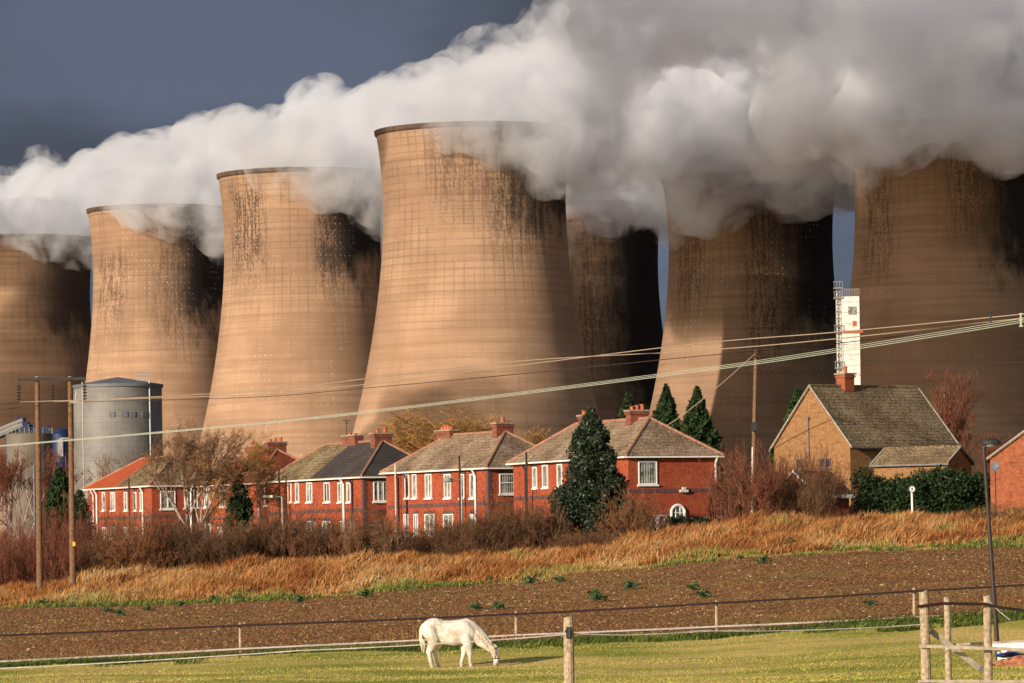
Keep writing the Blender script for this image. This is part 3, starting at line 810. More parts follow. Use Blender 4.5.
# ------------------------------------------------------------------ houses
M['offdark'] = plain('worn_frame', (.16, .13, .11), .7, .3, 4)
M['cap'] = plain('chimney_cap', (.30, .22, .17), .9, .3, 5)
class House:
    """local x along the front face, y along the long face, corner at the origin"""
    def __init__(s, name, label, cu, cv, D, theta, uR=None, uL=None, W=None, L=None, rise=2.0, roof='hip', gz=.2, mats=None, gable_axis='y', over=.28, cat='house'):
        s.th = math.radians(theta); s.c, s.s = math.cos(s.th), math.sin(s.th)
        p = P(cu, cv, D); s.X, s.Y = p.x, p.y
        s.gz = gz; s.He = p.z-gz
        s.o = empty(name, (s.X, s.Y, gz), s.th); tag(s.o, label, cat)
        s.W = W if W else s.front_t(uR, cv); s.L = L if L else s.long_s(uL, cv)
        s.m = mats; s.rise = rise; s.roof = roof; s.over = over
        W, L, He = s.W, s.L, s.He
        b = MB(); zb = -3.0
        cs = [(0, 0), (W, 0), (W, L), (0, L)]
        if roof == 'hip':
            for i in range(4):
                a, c_ = cs[i], cs[(i+1) % 4]; b.quad((*a, zb), (*c_, zb), (*c_, He), (*a, He))
        elif gable_axis == 'y':      # ridge runs along y, gables at y=0 and y=L
            b.poly([(0, 0, zb), (W, 0, zb), (W, 0, He), (W/2, 0, He+rise), (0, 0, He)])
            b.poly([(W, L, zb), (0, L, zb), (0, L, He), (W/2, L, He+rise), (W, L, He)])
            b.quad((W, 0, zb), (W, L, zb), (W, L, He), (W, 0, He)); b.quad((0, L, zb), (0, 0, zb), (0, 0, He), (0, L, He))
        else:                         # ridge runs along x, gables at x=0 and x=W
            b.poly([(0, L, zb), (0, 0, zb), (0, 0, He), (0, L/2, He+rise), (0, L, He)])
            b.poly([(W, 0, zb), (W, L, zb), (W, L, He), (W, L/2, He+rise), (W, 0, He)])
            b.quad((0, 0, zb), (W, 0, zb), (W, 0, He), (0, 0, He)); b.quad((W, L, zb), (0, L, zb), (0, L, He), (W, L, He))
        s.wall = b.build('wall', s.m['wall'], s.o)
        o_ = over; th = .13
        b = MB()
        if roof == 'hip':
            pitch = rise/(W/2); ze = He-o_*pitch+.02
            e = [(-o_, -o_), (W+o_, -o_), (W+o_, L+o_), (-o_, L+o_)]
            r0 = (W/2, W/2, He+rise+.12); r1 = (W/2, L-W/2, He+rise+.12)
            t_ = [(x, y, ze+th) for x, y in e]; u_ = [(x, y, ze) for x, y in e]
            # roof planes are cut into strips so that the material can vary along the terrace
            b.poly([t_[0], t_[1], r0]); b.poly([t_[2], t_[3], r1])
            b.quad(t_[1], t_[2], r1, r0)
            s.split_long(b, t_[0], t_[3], r0, r1)
            for i in range(4): b.quad(u_[i], u_[(i+1) % 4], t_[(i+1) % 4], t_[i])
            b.poly(list(reversed(u_)))
            hips = [(t_[0], r0), (t_[1], r0), (t_[2], r1), (t_[3], r1), (r0, r1)]
        elif gable_axis == 'y':
            pitch = rise/(W/2); ze = He-o_*pitch+.02; zr = He+rise+.12; g = .12
            A = [(-o_, -g, ze+th), (-o_, L+g, ze+th), (W/2, L+g, zr), (W/2, -g, zr), (W+o_, -g, ze+th), (W+o_, L+g, ze+th)]
            b.quad(A[0], A[3], A[2], A[1]); b.quad(A[3], A[4], A[5], A[2])
            B = [(x, y, z-th) for x, y, z in A]
            b.quad(B[1], B[2], B[3], B[0]); b.quad(B[2], B[5], B[4], B[3])
            b.quad(A[0], A[1], B[1], B[0]); b.quad(A[4], B[4], B[5], A[5])
            b.poly([A[0], B[0], B[3], A[3]]); b.poly([A[3], B[3], B[4], A[4]]); b.poly([A[1], A[2], B[2], B[1]]); b.poly([A[2], A[5], B[5], B[2]])
            hips = [(A[3], A[2])]; s.verge = [(A[0], A[3]), (A[3], A[4]), (A[1], A[2]), (A[2], A[5])]
        else:
            pitch = rise/(L/2); ze = He-o_*pitch+.02; zr = He+rise+.12; g = .12
            A = [(-g, -o_, ze+th), (W+g, -o_, ze+th), (W+g, L/2, zr), (-g, L/2, zr), (-g, L+o_, ze+th), (W+g, L+o_, ze+th)]
            b.quad(A[0], A[1], A[2], A[3]); b.quad(A[3], A[2], A[5], A[4])
            B = [(x, y, z-th) for x, y, z in A]
            b.quad(B[3], B[2], B[1], B[0]); b.quad(B[4], B[5], B[2], B[3])
            b.quad(A[0], B[0], B[1], A[1]); b.quad(A[4], A[5], B[5], B[4])
            b.poly([A[0], A[3], B[3], B[0]]); b.poly([A[3], A[4], B[4], B[3]]); b.poly([A[1], B[1], B[2], A[2]]); b.poly([A[2], B[2], B[5], A[5]])
            hips = [(A[3], A[2])]; s.verge = [(A[0], A[3]), (A[3], A[4]), (A[1], A[2]), (A[2], A[5])]
        s.ze = ze; s.th_ = th; s.zr = He+rise+.12
        rm = s.m['roof'] if isinstance(s.m['roof'], list) else [s.m['roof']]
        s.roofo = b.build('roof', rm, s.o)
        b = MB()
        for a, c_ in hips: b.tube(Vector(a)+Vector((0, 0, .0)), Vector(c_)+Vector((0, 0, .0)), .085, n=6)
        b.build('ridge_tiles', s.m.get('ridge', M['ridge']), s.roofo)
        if roof != 'hip':
            for q_ in (0, 2):
                b = MB()
                b.path([s.verge[q_][0], s.verge[q_][1], s.verge[q_+1][1]], .06, n=4)
                b.build('verge', s.m.get('verge', M['ridge_pale']), s.roofo)
        # gutters
        b = MB(); z = s.ze+.03
        if roof == 'hip' or gable_axis == 'y': b.box((-over-.06, L/2, z), (.09, L+2*over, .085))
        if roof == 'hip' or gable_axis == 'x': b.box((W/2, -over-.06, z), (W+2*over, .09, .085))
        b.build('gutter', s.m.get('gutter', M['white']), s.o)
    def split_long(s, b, e0, e1, r0, r1):
        sp = s.m.get('split')
        if not sp:
            b.quad(e1, e0, r0, r1); return
        e0, e1, r0, r1 = map(Vector, (e0, e1, r0, r1))
        y = sp
        ce = Vector((e0.x, y, e0.z)); cr = Vector((r0.x, min(max(y, r0.y), r1.y), r0.z))
        # nearer half gets slot 1, farther half slot 0
        b.poly([ce, e0, r0, cr], 1); b.poly([e1, ce, cr, r1], 0)
        b.m[0] = 1
    def front_t(s, u, v=450):
        uu, _ = unroll(u, v); k = (uu-512)/F
        return (k*s.Y-s.X)/(s.c-k*s.s)
    def long_s(s, u, v=450):
        uu, _ = unroll(u, v); k = (uu-512)/F
        return (s.X-k*s.Y)/(s.s+k*s.c)
    def zat(s, face, a, u, v):
        Y = s.Y + (a*s.c if face == 'L' else a*s.s)
        _, vv_ = unroll(u, v)
        return (HOR-vv_)/F*Y-s.gz
    def along(s, face, u, v=450):
        return s.long_s(u, v) if face == 'L' else s.front_t(u, v)
    def bx(s, b, face, a0, a1, z0, z1, d0, d1, mi=0):
        """a box on a face, from a0 to a1 along it, standing d0..d1 proud"""
        c = ((a0+a1)/2); w = abs(a1-a0); h = z1-z0; d = d1-d0
        if face == 'L': b.box((-(d0+d1)/2, c, (z0+z1)/2), (d, w, h), mi)
        elif face == 'F': b.box((c, -(d0+d1)/2, (z0+z1)/2), (w, d, h), mi)
    def win(s, face, u0, u1, v0, v1, glass='glass_mid', bars=1, cross=0, head=True, wid=None):
        a0, a1 = sorted((s.along(face, u0, v0), s.along(face, u1, v0)))
        if wid: wid *= .66
        if wid: m_ = (a0+a1)/2; a0, a1 = m_-wid/2, m_+wid/2
        zt = s.zat(face, (a0+a1)/2, (u0+u1)/2, v0); zb = s.zat(face, (a0+a1)/2, (u0+u1)/2, v1)
        b = MB(); s.bx(b, face, a0+.03, a1-.03, zb+.03, zt-.03, -.05, .025)
        w = b.build('window', M[glass], s.o)
        f = .068
        b = MB()
        s.bx(b, face, a0, a1, zt-f, zt, .003, .07); s.bx(b, face, a0, a1, zb, zb+f, .003, .07)
        s.bx(b, face, a0, a0+f, zb+f, zt-f, .003, .07); s.bx(b, face, a1-f, a1, zb+f, zt-f, .003, .07)
        for i in range(bars):
            m_ = a0+(a1-a0)*(i+1)/(bars+1); s.bx(b, face, m_-.035, m_+.035, zb+f, zt-f, .005, .06)
        if cross: s.bx(b, face, a0+f, a1-f, zb+(zt-zb)*cross-.03, zb+(zt-zb)*cross+.03, .006, .064)
        b.build('frame', s.m.get('frame', M['white']), w)
        b = MB(); s.bx(b, face, a0-.08, a1+.08, zb-.1, zb-.004, .003, .13); b.build('sill', s.m.get('frame', M['white']), w)
        if head:
            b = MB(); s.bx(b, face, a0-.1, a1+.1, zt+.004, zt+.2, .002, .018); b.build('lintel', M['brick_dark'], w)
    def band(s, face, u0, u1, v, h=.22):
        a0, a1 = sorted((s.along(face, u0, v), s.along(face, u1, v)))
        a1 = min(a1, s.L if face == 'L' else s.W); a0 = max(0, a0)
        z = s.zat(face, (a0+a1)/2, (u0+u1)/2, v)
        b = MB(); s.bx(b, face, a0, a1, z-h/2, z+h/2, .002, .03); b.build('brick_band', M['brick_dark'], s.o)
    def quoin(s):
        b = MB(); z = -2.0
        i = 0
        while z < s.He-.1:
            w = .30 if i % 2 else .22
            h = .22
            b.box((w/2-.015, -.008, z+h/2), (w, .02, h)); b.box((-.008, w/2-.015, z+h/2), (.02, w, h)); z += h; i += 1
        b.build('quoins', M['brick_dark'], s.o)
    def pipe(s, face, u, vt=None, vb=None, mat='white', r=.06, up=0.0, knee=True):
        a = s.along(face, u, 480); z1 = s.He-.1+up; z0 = -2.5
        b = MB(); n = Vector((-1, 0, 0)) if face == 'L' else Vector((0, -1, 0))
        base = Vector((0, a, 0)) if face == 'L' else Vector((a, 0, 0))
        d = .1
        if up:
            b.tube(base+n*(.2+s.over)+Vector((0, 0, z0)), base+n*(.2+s.over)+Vector((0, 0, z1)), r, n=6)
        else:
            pts = [base+n*d+Vector((0, 0, z0)), base+n*d+Vector((0, 0, s.He-.55)), base+n*(s.over+.05)+Vector((0, 0, s.ze+.0))]
            b.path(pts, r)
        b.build('downpipe', M[mat], s.o)
    def chimney(s, x, y, w, d, h, pots=2, brick='brick_old', along='y', cowl=False, pot_h=.35):
        h *= .85; pot_h *= .75
        z0 = s.zr-.9
        b = MB(); b.box((x, y, z0+(h+.9)/2), (w, d, h+.9))
        b.box((x, y, s.zr+h-.16), (w+.12, d+.12, .14)); b.box((x, y, s.zr+h-.005), (w+.2, d+.2, .1), 1)
        b.build('chimney', [M[brick], M['cap']], s.roofo)
        for i in range(pots):
            t = (i+.5)/pots-.5
            q = (x, y+t*d*.85) if along == 'y' else (x+t*w*.85, y)
            b = MB(); hh = pot_h*(1+.25*((i*7) % 3-1))
            b.lathe([(.13, 0), (.115, hh*.8), (.15, hh*.85), (.15, hh), (.09, hh), (.08, hh*.5)], 12, (q[0], q[1], s.zr+h+.04))
            b.build('chimney_pot', M['pot'], s.roofo)
    def mast(s, x, y, h, mat='galv', r=.025):
        b = MB(); b.tube((x, y, s.zr-.3), (x, y, s.zr+h), r); b.box((x, y, s.zr+h), (.5, .04, .04)); b.box((x, y, s.zr+h-.15), (.04, .5, .04))
        b.build('aerial', M[mat], s.roofo)

RB = lambda roof, split=None, **k: dict(wall=M['brick_red'], roof=roof, split=split, **k)
# E: the nearest red terrace
E = House('brick_house', 'red brick house half hidden by the big dark evergreen tree, with an arched doorway', 628, 454.5, 254, 25, uR=717, uL=513, rise=2.05, gz=.45, mats=RB(M['tile_brown']))
E.win('F', 638, 656.5, 461, 484.5, 'glass_net', 0); E.band('F', 628, 717, 490.5)
E.win('L', 533, 537, 467, 488, 'glass_net', 0, wid=.9); E.win('L', 543, 548, 465, 487.5, 'glass_net', 0, wid=1.1); E.win('L', 557, 563, 464, 487, 'glass_net', 0, wid=1.0)
E.band('L', 514, 628, 496); E.pipe('F', 715, mat='white'); E.pipe('L', 527, mat='black'); E.pipe('L', 534, mat='black', up=.6)
def arch_door(H_, u, v, w_px):
    a = H_.front_t(u, v); z = H_.zat('F', a, u, v); r = w_px/17.7
    b = MB(); n = 20
    pts = [(a+r*math.cos(math.pi*i/n), -.03, z-.15+r*math.sin(math.pi*i/n)) for i in range(n+1)]
    pts = [(a+r, -.03, z-1.7)]+pts+[(a-r, -.03, z-1.7)]
    b.poly(list(reversed(pts)))
    d = b.build('door', M['glass_net'], H_.o)
    b = MB()
    fr = [Vector((p[0], -.06, p[2])) for p in pts]; b.path(fr, .085, n=6)
    for k in (-.33, .33): b.tube((a+k*r, -.05, z-1.6), (a+k*r, -.05, z-.15+r*.92), .03)
    b.tube((a-r, -.05, z-.15), (a+r, -.05, z-.15), .03)
    b.build('frame', M['white'], d)
    b = MB(); b.tube((a+r*.55, -.12, z-.9), (a+r*.55, -.12, z-.75), .03); b.build('handle', M['lead'], d)
arch_door(E, 677.5, 510, 7.5)
b = MB(); a = E.front_t(683, 492); z = E.zat('F', a, 683, 491); b.box((a, -.1, z), (.5, .2, .14)); b.box((a, -.14, z+.14), (.22, .12, .16)); b.build('wall_lamp', M['offwhite'], E.o)
b = MB(); a = E.front_t(658, 513); z = E.zat('F', a, 658, 513); b.box((a, -.3, z-.15), (.55, .6, .08)); b.box((a-.2, -.28, z-.8), (.06, .5, 1.3)); b.box((a+.2, -.28, z-.8), (.06, .5, 1.3)); b.build('bin_shelf', M['white'], E.o)
E.chimney(E.W/2, E.W/2+1.6, 1.15, .6, .55, 3, along='x'); E.chimney(E.W/2, E.L-E.W/2-1.2, .6, .5, .5, 2)
# D
Dh = House('brick_house', 'red brick house with two pale chimneyed roof slopes, second from the big dark evergreen tree', 488, 466, 275, 30, W=5.9, uL=386, rise=2.1, gz=.3, mats=RB(M['tile_brown']))
Dh.o['label'] = 'red brick house with white french windows below, immediately left of the big dark evergreen tree'
for (a, b_) in ((406, 409), (413.5, 416), (426, 431.5), (445, 450.5), (461, 463.5), (471, 474)):
    Dh.win('L', a, b_, 474, 498, 'glass_net', 0 if b_-a < 4 else 1, wid=(.85 if b_-a < 4 else 1.25))
Dh.band('L', 388, 488, 505); Dh.band('F', 488, 517, 504)
Dh.win('F', 499, 514, 473.5, 494, 'glass_net', 0, cross=.55)
for (a, b_, g_) in ((405, 408, 'glass_mid'), (414.5, 418, 'glass_dark'), (424, 436, 'glass_net'), (443, 454.5, 'glass_mid'), (471, 475, 'glass_mid')):
    Dh.win('L', a, b_, 514, 536, g_, 1, wid=(.8 if b_-a < 5 else 1.9))
Dh.win('F', 497, 505, 521, 531, 'glass_mid', 1)
Dh.quoin(); Dh.pipe('L', 476.5, mat='white'); Dh.pipe('L', 466.5, mat='steel', up=.8); Dh.pipe('L', 407.5, mat='black', r=.05); Dh.pipe('L', 399, mat='black'); Dh.pipe('L', 402, mat='offwhite', up=.5, r=.04)
Dh.chimney(Dh.W/2, Dh.W/2+.3, 1.2, .6, .6, 1, along='x', pot_h=.6); Dh.chimney(Dh.W/2, Dh.L-Dh.W/2+.2, .6, 1.8, .35, 4)
# C
Ch = House('brick_house', 'red brick house with a roof half mossy brown and half dark slate', 363, 475, 292, 28, W=5.8, uL=268, rise=2.2, gz=.15, mats=RB([M['tile_moss'], M['tile_dark']], split=7.5))
Ch.win('F', 373, 388, 481, 501.5, 'glass_net', 2); Ch.band('L', 268, 363, 511.5); Ch.band('F', 363, 398, 512)
for (a, b_, g_) in ((289, 291, 'glass_net'), (296, 299, 'glass_mid'), (307, 312.5, 'glass_net'), (324.5, 330, 'glass_dark'), (338.5, 341.5, 'glass_net'), (347.5, 350.5, 'glass_mid')):
    Ch.win('L', a, b_, 482.5, 502, g_, 0 if b_-a < 4 else 1, wid=(.8 if b_-a < 4 else 1.3))
for (a, b_) in ((288, 290), (297, 300), (306, 317), (322.5, 331), (341, 345), (351, 354)):
    Ch.win('L', a, b_, 521, 537, 'glass_mid', 1, wid=(.8 if b_-a < 5 else 1.8))
Ch.win('F', 371, 381, 525, 533, 'glass_net', 1)
Ch.quoin(); Ch.pipe('L', 344.5, mat='white', r=.07); Ch.pipe('L', 353, mat='black'); Ch.pipe('L', 285.5, mat='black', up=.9); Ch.pipe('L', 290, mat='pot', r=.05)
Ch.chimney(Ch.W/2, Ch.W/2+.2, 1.3, .6, .55, 2, along='x', pot_h=.5); Ch.chimney(Ch.W/2, Ch.W/2+4.5, .6, 1.9, .55, 2, pot_h=.2); Ch.mast(Ch.W/2, Ch.W/2+5.4, 1.5, 'black')
# B
Bh = House('brick_house', 'red brick house with a maroon tiled roof, behind the silver tree', 256.5, 481.5, 307, 28, W=6.0, uL=199, rise=2.15, gz=.1, mats=RB(M['tile_maroon']))
Bh.win('F', 264, 275, 486.5, 505.5, 'glass_dark', 1); Bh.band('L', 199, 256, 518); Bh.band('F', 256, 290, 517)
for (a, b_) in ((204.5, 210), (220, 225.5)):
    Bh.win('L', a, b_, 487, 507, 'glass_mid', 1, wid=1.3)
Bh.win('L', 204, 213, 524, 538, 'glass_mid', 1, wid=1.6); Bh.win('L', 218, 223, 527, 538, 'glass_mid', 1, wid=1.2); Bh.win('F', 274, 279, 522, 533, 'glass_mid', 1)
Bh.chimney(Bh.W/2, Bh.W/2+.3, 1.4, .6, .6, 3, along='x', pot_h=.3); Bh.chimney(Bh.W/2, Bh.L-Bh.W/2+.2, .6, 1.5, .4, 2)
Bh.pipe('L', 248, mat='white')
# A
Ah = House('brick_house', 'leftmost red brick house of the row, its roof half bright orange and half mossy brown', 151.5, 484.5, 324, 27, W=6.2, uL=88, rise=2.0, gz=0, mats=RB([M['tile_red'], M['tile_moss']], split=6.6))
Ah.win('F', 160, 175, 491, 509, 'glass_net', 1); Ah.band('L', 88, 151, 518); Ah.band('F', 151, 200, 516)
for (a, b_, g_) in ((102.5, 105.5, 'glass_mid'), (111, 115.5, 'glass_net'), (124, 128, 'glass_mid'), (133.5, 137, 'glass_mid'), (140, 144, 'glass_net')):
    Ah.win('L', a, b_, 492, 510.5, g_, 1 if b_-a > 4 else 0, wid=(1.2 if b_-a > 4 else .85))
for (a, b_) in ((104, 106), (110, 116), (123, 128), (134, 137)):
    Ah.win('L', a, b_, 527, 538, 'glass_mid', 1, wid=1.2)
Ah.win('F', 184, 188, 490, 508, 'glass_mid', 0); Ah.win('F', 193, 197.5, 490, 507.5, 'glass_mid', 0)
Ah.pipe('L', 94, mat='white'); Ah.pipe('L', 97.5, mat='white'); Ah.pipe('L', 143.5, mat='white'); Ah.pipe('L', 135, mat='black', up=.6); Ah.pipe('F', 190, mat='white')
# F: tan brick house
FH = House('brick_house', 'tan brick house with a big mossy roof and a blank gable wall facing left', 850, 444.5, 262, 38, uR=956, uL=774, rise=3.45, roof='gable', gable_axis='x', gz=1.9, over=.3,
           mats=dict(wall=M['brick_orange'], roof=M['tile_moss'], gutter=M['black'], ridge=M['tile_moss'], frame=M['offdark']))
FH.chimney(2.75, FH.L/2, .75, .75, .85, 1, brick='brick_mid', pot_h=.7); FH.mast(2.9, FH.L/2+.3, 2.6, 'galv', .02)
b = MB(); fs = FH.long_s(809, 420); b.tube((-.06, fs, FH.He-1), (-.06, fs, FH.He+1.6), .03); b.box((-.08, fs, FH.He+1.65), (.14, .2, .16)); b.build('vent_pipe', M['lead'], FH.o)
FH.win('F', 894, 905, 451.5, 458, 'glass_dark', 1, head=False); FH.win('F', 913, 924, 451.5, 458, 'glass_dark', 1, head=False)
FH.win('L', 797, 804, 459, 469, 'glass_dark', 0, head=False); FH.win('L', 820, 831, 458, 468, 'glass_dark', 1, head=False)
# porch of the tan house: a small pitched roof against its gable wall
def porch():
    p = P(848.5, 494, 254)
    o = empty('porch', (0, 0, 0)); o.parent = FH.o
    # local coordinates of the tan house
    loc = lambda px, py, D: (Matrix.Rotation(-FH.th, 4, 'Z') @ (P(px, py, D)-Vector((FH.X, FH.Y, FH.gz))))
    a = loc(849, 494, 257); zt = a.z
    w, l = 2.6, 3.4
    x1, y0 = a.x, a.y
    b = MB(); b.box((x1-w/2, y0+l/2, zt/2-1.0), (w, l, zt+2.0)); b.poly([(x1-w, y0, zt), (x1, y0, zt), (x1-w/2, y0, zt+.0)])
    b.build('porch_wall', M['brick_mid'], FH.o)
    b = MB(); g = .15
    A = [(x1-w-g, y0-.3, zt-.05), (x1+g, y0-.3, zt-.05), (x1+g, y0+l/2, zt+1.35), (x1-w-g, y0+l/2, zt+1.35), (x1-w-g, y0+l+.2, zt-.05), (x1+g, y0+l+.2, zt-.05)]
    b.quad(A[0], A[1], A[2], A[3]); b.quad(A[3], A[2], A[5], A[4])
    B = [(x, y, z-.12) for x, y, z in A]
    b.quad(B[3], B[2], B[1], B[0]); b.quad(B[4], B[5], B[2], B[3]); b.quad(A[0], B[0], B[1], A[1]); b.poly([A[0], A[3], B[3], B[0]]); b.poly([A[3], A[4], B[4], B[3]]); b.poly([A[1], B[1], B[2], A[2]]); b.poly([A[2], B[2], B[5], A[5]])
    r = b.build('porch_roof', M['tile_dark'], FH.o)
    b = MB(); b.tube(A[0], A[3], .07); b.tube(A[3], A[4], .07); b.box(((A[0][0]+A[1][0])/2, A[0][1]-.05, A[0][2]-.08), (w+.3, .1, .2)); b.build('fascia', M['white'], r)
    b = MB(); b.poly([(x1-w, y0, zt-.1), (x1-w, y0+l/2, zt+1.2), (x1-w, y0+l, zt-.1)]); b.build('porch_gable', M['brick_mid'], FH.o)
    b = MB(); b.box((x1-w-.04, y0+l*.55, zt-1.5), (.1, 1.0, 2.4)); d = b.build('door', M['black'], FH.o)
    b = MB(); b.tube((x1-w-.12, y0+l*.45, zt-1.6), (x1-w-.12, y0+l*.45, zt-1.45), .03); b.build('handle', M['lead'], d)
    bpy.data.objects.remove(o)
porch()
# garage
GA = House('brick_garage', 'low tan brick outbuilding with a mossy roof, behind the clipped green hedge', 947, 463.5, 251.5, 62, W=3.6, uL=874, rise=.85, roof='gable', gable_axis='y', gz=2.0, over=.2,
           mats=dict(wall=M['brick_orange'], roof=M['tile_moss'], gutter=M['lead'], ridge=M['tile_moss']), cat='outbuilding')
# right edge house
GR = House('brick_house', 'orange brick house gable cut off by the right edge of the photo', 990, 459, 246, -13, W=9.5, L=9, rise=3.4, roof='gable', gable_axis='y', gz=2.0, over=.25,
           mats=dict(wall=M['brick_mid'], roof=M['tile_brown'], gutter=M['lead'], verge=M['ridge_pale']))
# ------------------------------------------------------------------ bare plants
def seg_mesh(name, S, mat, parent=None):
    """S: rows of (ax,ay,az,bx,by,bz,ra,rb,rnd) -> three-sided tapering twigs"""
    S = np.asarray(S, float); n = len(S)
    A = S[:, :3]; B = S[:, 3:6]; d = B-A; d /= np.maximum(np.linalg.norm(d, axis=1), 1e-6)[:, None]
    up = np.where(np.abs(d[:, 2:3]) < .9, np.array([[0, 0, 1.0]]), np.array([[1.0, 0, 0]]))
    u = np.cross(d, up); u /= np.linalg.norm(u, axis=1)[:, None]; w = np.cross(d, u)
    vs = []
    for c, r in ((A, S[:, 6]), (B, S[:, 7])):
        for i in range(3):
            t = 2*math.pi*i/3
            vs.append(c+(u*math.cos(t)+w*math.sin(t))*r[:, None])
    V = np.stack(vs, 1).reshape(-1, 3)
    k = np.arange(n)*6
    f = np.concatenate([np.stack([k+i, k+(i+1) % 3, k+3+(i+1) % 3, k+3+i], -1) for i in range(3)])
    me = np_mesh(name, V, [f], np.repeat(np.clip(S[:, 8], 0, 1), 6))
    return link_mesh(name, me, mat, parent)

def grow(S, p, d, ln, r, depth, R, spread=.5, up=.12, kids=(2, 4), shrink=.68, rmin=.006, bendy=.18, trunk=None, wind=None):
    n = 3
    for i in range(n):
        q = p+d*(ln/n)
        r2 = r*(1-.35*(i+1)/n)
        row = (*p, *q, r*(1-.35*i/n), r2, R.random())
        (trunk if (trunk is not None and r > .035) else S).append(row)
        p = q
        d = (d+Vector((R.gauss(0, bendy), R.gauss(0, bendy), R.gauss(0, bendy)+up))).normalized()
        if wind: d = (d+wind).normalized()
        if depth > 0 and i > 0 and R.random() < .6:
            dd = (d+Vector((R.gauss(0, spread), R.gauss(0, spread), R.gauss(0, spread)*.7))).normalized()
            grow(S, p, dd, ln*shrink*R.uniform(.6, 1), max(rmin, r2*.55), depth-1, R, spread, up, kids, shrink, rmin, bendy, trunk, wind)
    if depth > 0:
        for _ in range(R.randint(*kids)):
            dd = (d+Vector((R.gauss(0, spread), R.gauss(0, spread), R.gauss(0, spread)*.7))).normalized()
            grow(S, p, dd, ln*shrink*R.uniform(.7, 1.1), max(rmin, r*.6), depth-1, R, spread, up, kids, shrink, rmin, bendy, trunk, wind)

def bare_bush(name, seed, h, w, mat, stems=34, depth=3, rt=.018, up=.1):
    R = random.Random(seed); S = []
    for i in range(stems):
        a = R.uniform(0, 6.28); q = math.sqrt(R.random())*w*.36
        p = Vector((math.cos(a)*q, math.sin(a)*q*.8, -.25))
        d = Vector((math.cos(a)*.4*q/w+R.gauss(0, .2), math.sin(a)*.3*q/w+R.gauss(0, .2), 1)).normalized()
        grow(S, p, d, h*.36*R.uniform(.6, 1.1), rt, depth, R, .52, up, (2, 4), .62, .006, .2)
    S = np.asarray(S, float); k = h/S[:, 5].max(); S[:, [2, 5]] *= k; e = np.percentile(np.abs(S[:, [3, 4]]), 97); S[:, [0, 1, 3, 4]] *= (w/2)/e
    return seg_mesh(name, S, mat)

def bare_tree(name, label, cat, x, y, seed, h, r, mat, bark, depth=5, spread=.45, up=.1, trunk_h=.25, stems=1, group=None, wind=None, lean=0, shrink=.7, kids=(2, 4)):
    R = random.Random(seed); S = []; T = []
    z = ground(x, y)
    if h > 100: h = P(512+F*x/y, h-100, y).z-z
    o = empty(name, (x, y, z)); tag(o, label, cat, group)
    for s in range(stems):
        d = Vector((R.gauss(0, .12)+lean+(.35*(s-(stems-1)/2) if stems > 1 else 0), R.gauss(0, .12), 1)).normalized()
        grow(S, Vector((0, 0, -.3)), d, h*trunk_h, r, depth, R, spread, up, kids, shrink, .007, .1, T, wind)
    # scale so that the crown reaches the wanted height
    zmax = max(max(a[5] for a in S), .1)
    k = h/zmax
    sx_ = 0 if wind else sum(a[3] for a in S)/max(1e-6, sum(a[5] for a in S))
    for L_ in (S, T):
        for i, a in enumerate(L_): L_[i] = ((a[0]-sx_*a[2])*k, a[1]*k, a[2]*k, (a[3]-sx_*a[5])*k, a[4]*k, a[5]*k, a[6], a[7], a[8])
    seg_mesh('trunk', T, bark, o)
    seg_mesh('crown', S, mat, o)
    return o

def upx(u, v=520): return (unroll(u, v)[0]-512)/F

M['twig_mix'] = rnd_mat('russet_twigs', [(0, (.11, .04, .022)), (.5, (.21, .085, .04)), (1, (.36, .19, .09))])
# bushes of the hedge line: prototypes, then copies
protos = [bare_bush('leafless_bush', 100+i, 2.5, 2.6, M[m_], st_, 3, .018, up=up_) for i, (m_, st_, up_) in enumerate((('twig', 30, .08), ('twig', 18, .0), ('twig_mix', 24, .02), ('twig_grey', 12, -.02)))]
red_protos = [bare_bush('leafless_bush', 120+i, 2.5, 2.6, M['twig_red'], 26, 3, .017, up=.03) for i in range(2)]
used = set()
def put_bush(src, u, D, hgt, wid, label, group, R):
    k = src
    o = k if k.name not in used else k.copy()
    if k.name in used: COL.objects.link(o)
    used.add(k.name)
    x = upx(u)*D
    o.location = (x, D, ground(x, D)-.05)
    o.rotation_euler = (0, 0, R.uniform(0, 6.28))
    # prototypes stand about 2.4 m high and 2.6 m wide
    o.scale = (wid/2.6, wid/2.6, hgt/2.5)
    tag(o, label, 'bush', group)
R = random.Random(21)
segs = [(-30, 95, 'reddish brown leafless bush at the foot of the two wooden poles', 'bushes at the left', 4.0, 24, red_protos),
        (95, 200, 'brown leafless bush in the hedge in front of the leftmost brick house', 'bushes before the leftmost house', 3.7, 32, protos),
        (200, 300, 'brown leafless bush in the hedge below the maroon roofed house', 'bushes before the maroon roofed house', 3.3, 31, protos),
        (300, 400, 'brown leafless bush in the hedge below the slate roofed house', 'bushes before the slate roofed house', 2.8, 30, protos),
        (400, 500, 'low brown leafless bush in front of the white french windows', 'bushes before the french windows', 2.35, 29, protos)]
for (u0, u1, lab, grp, h_, n, pr) in segs:
    for i in range(n):
        u = u0+(u1-u0)*(i+R.uniform(0, 1))/n
        D = R.uniform(243.5, 252)
        hh = h_*R.choice((.65, .8, .95, 1.05, 1.25))*R.uniform(.9, 1.1)
        put_bush(pr[i % len(pr)], u, D, hh, R.uniform(1.9, 2.9), lab, grp, R)
for i in range(12):
    put_bush(protos[i % 4], 485+i*6.5+R.uniform(-2, 2), R.uniform(243, 247), R.uniform(3.0, 4.3), R.uniform(1.8, 2.8), 'tall brown leafless bush at the left foot of the big dark evergreen tree', 'bushes left of the evergreen', R)
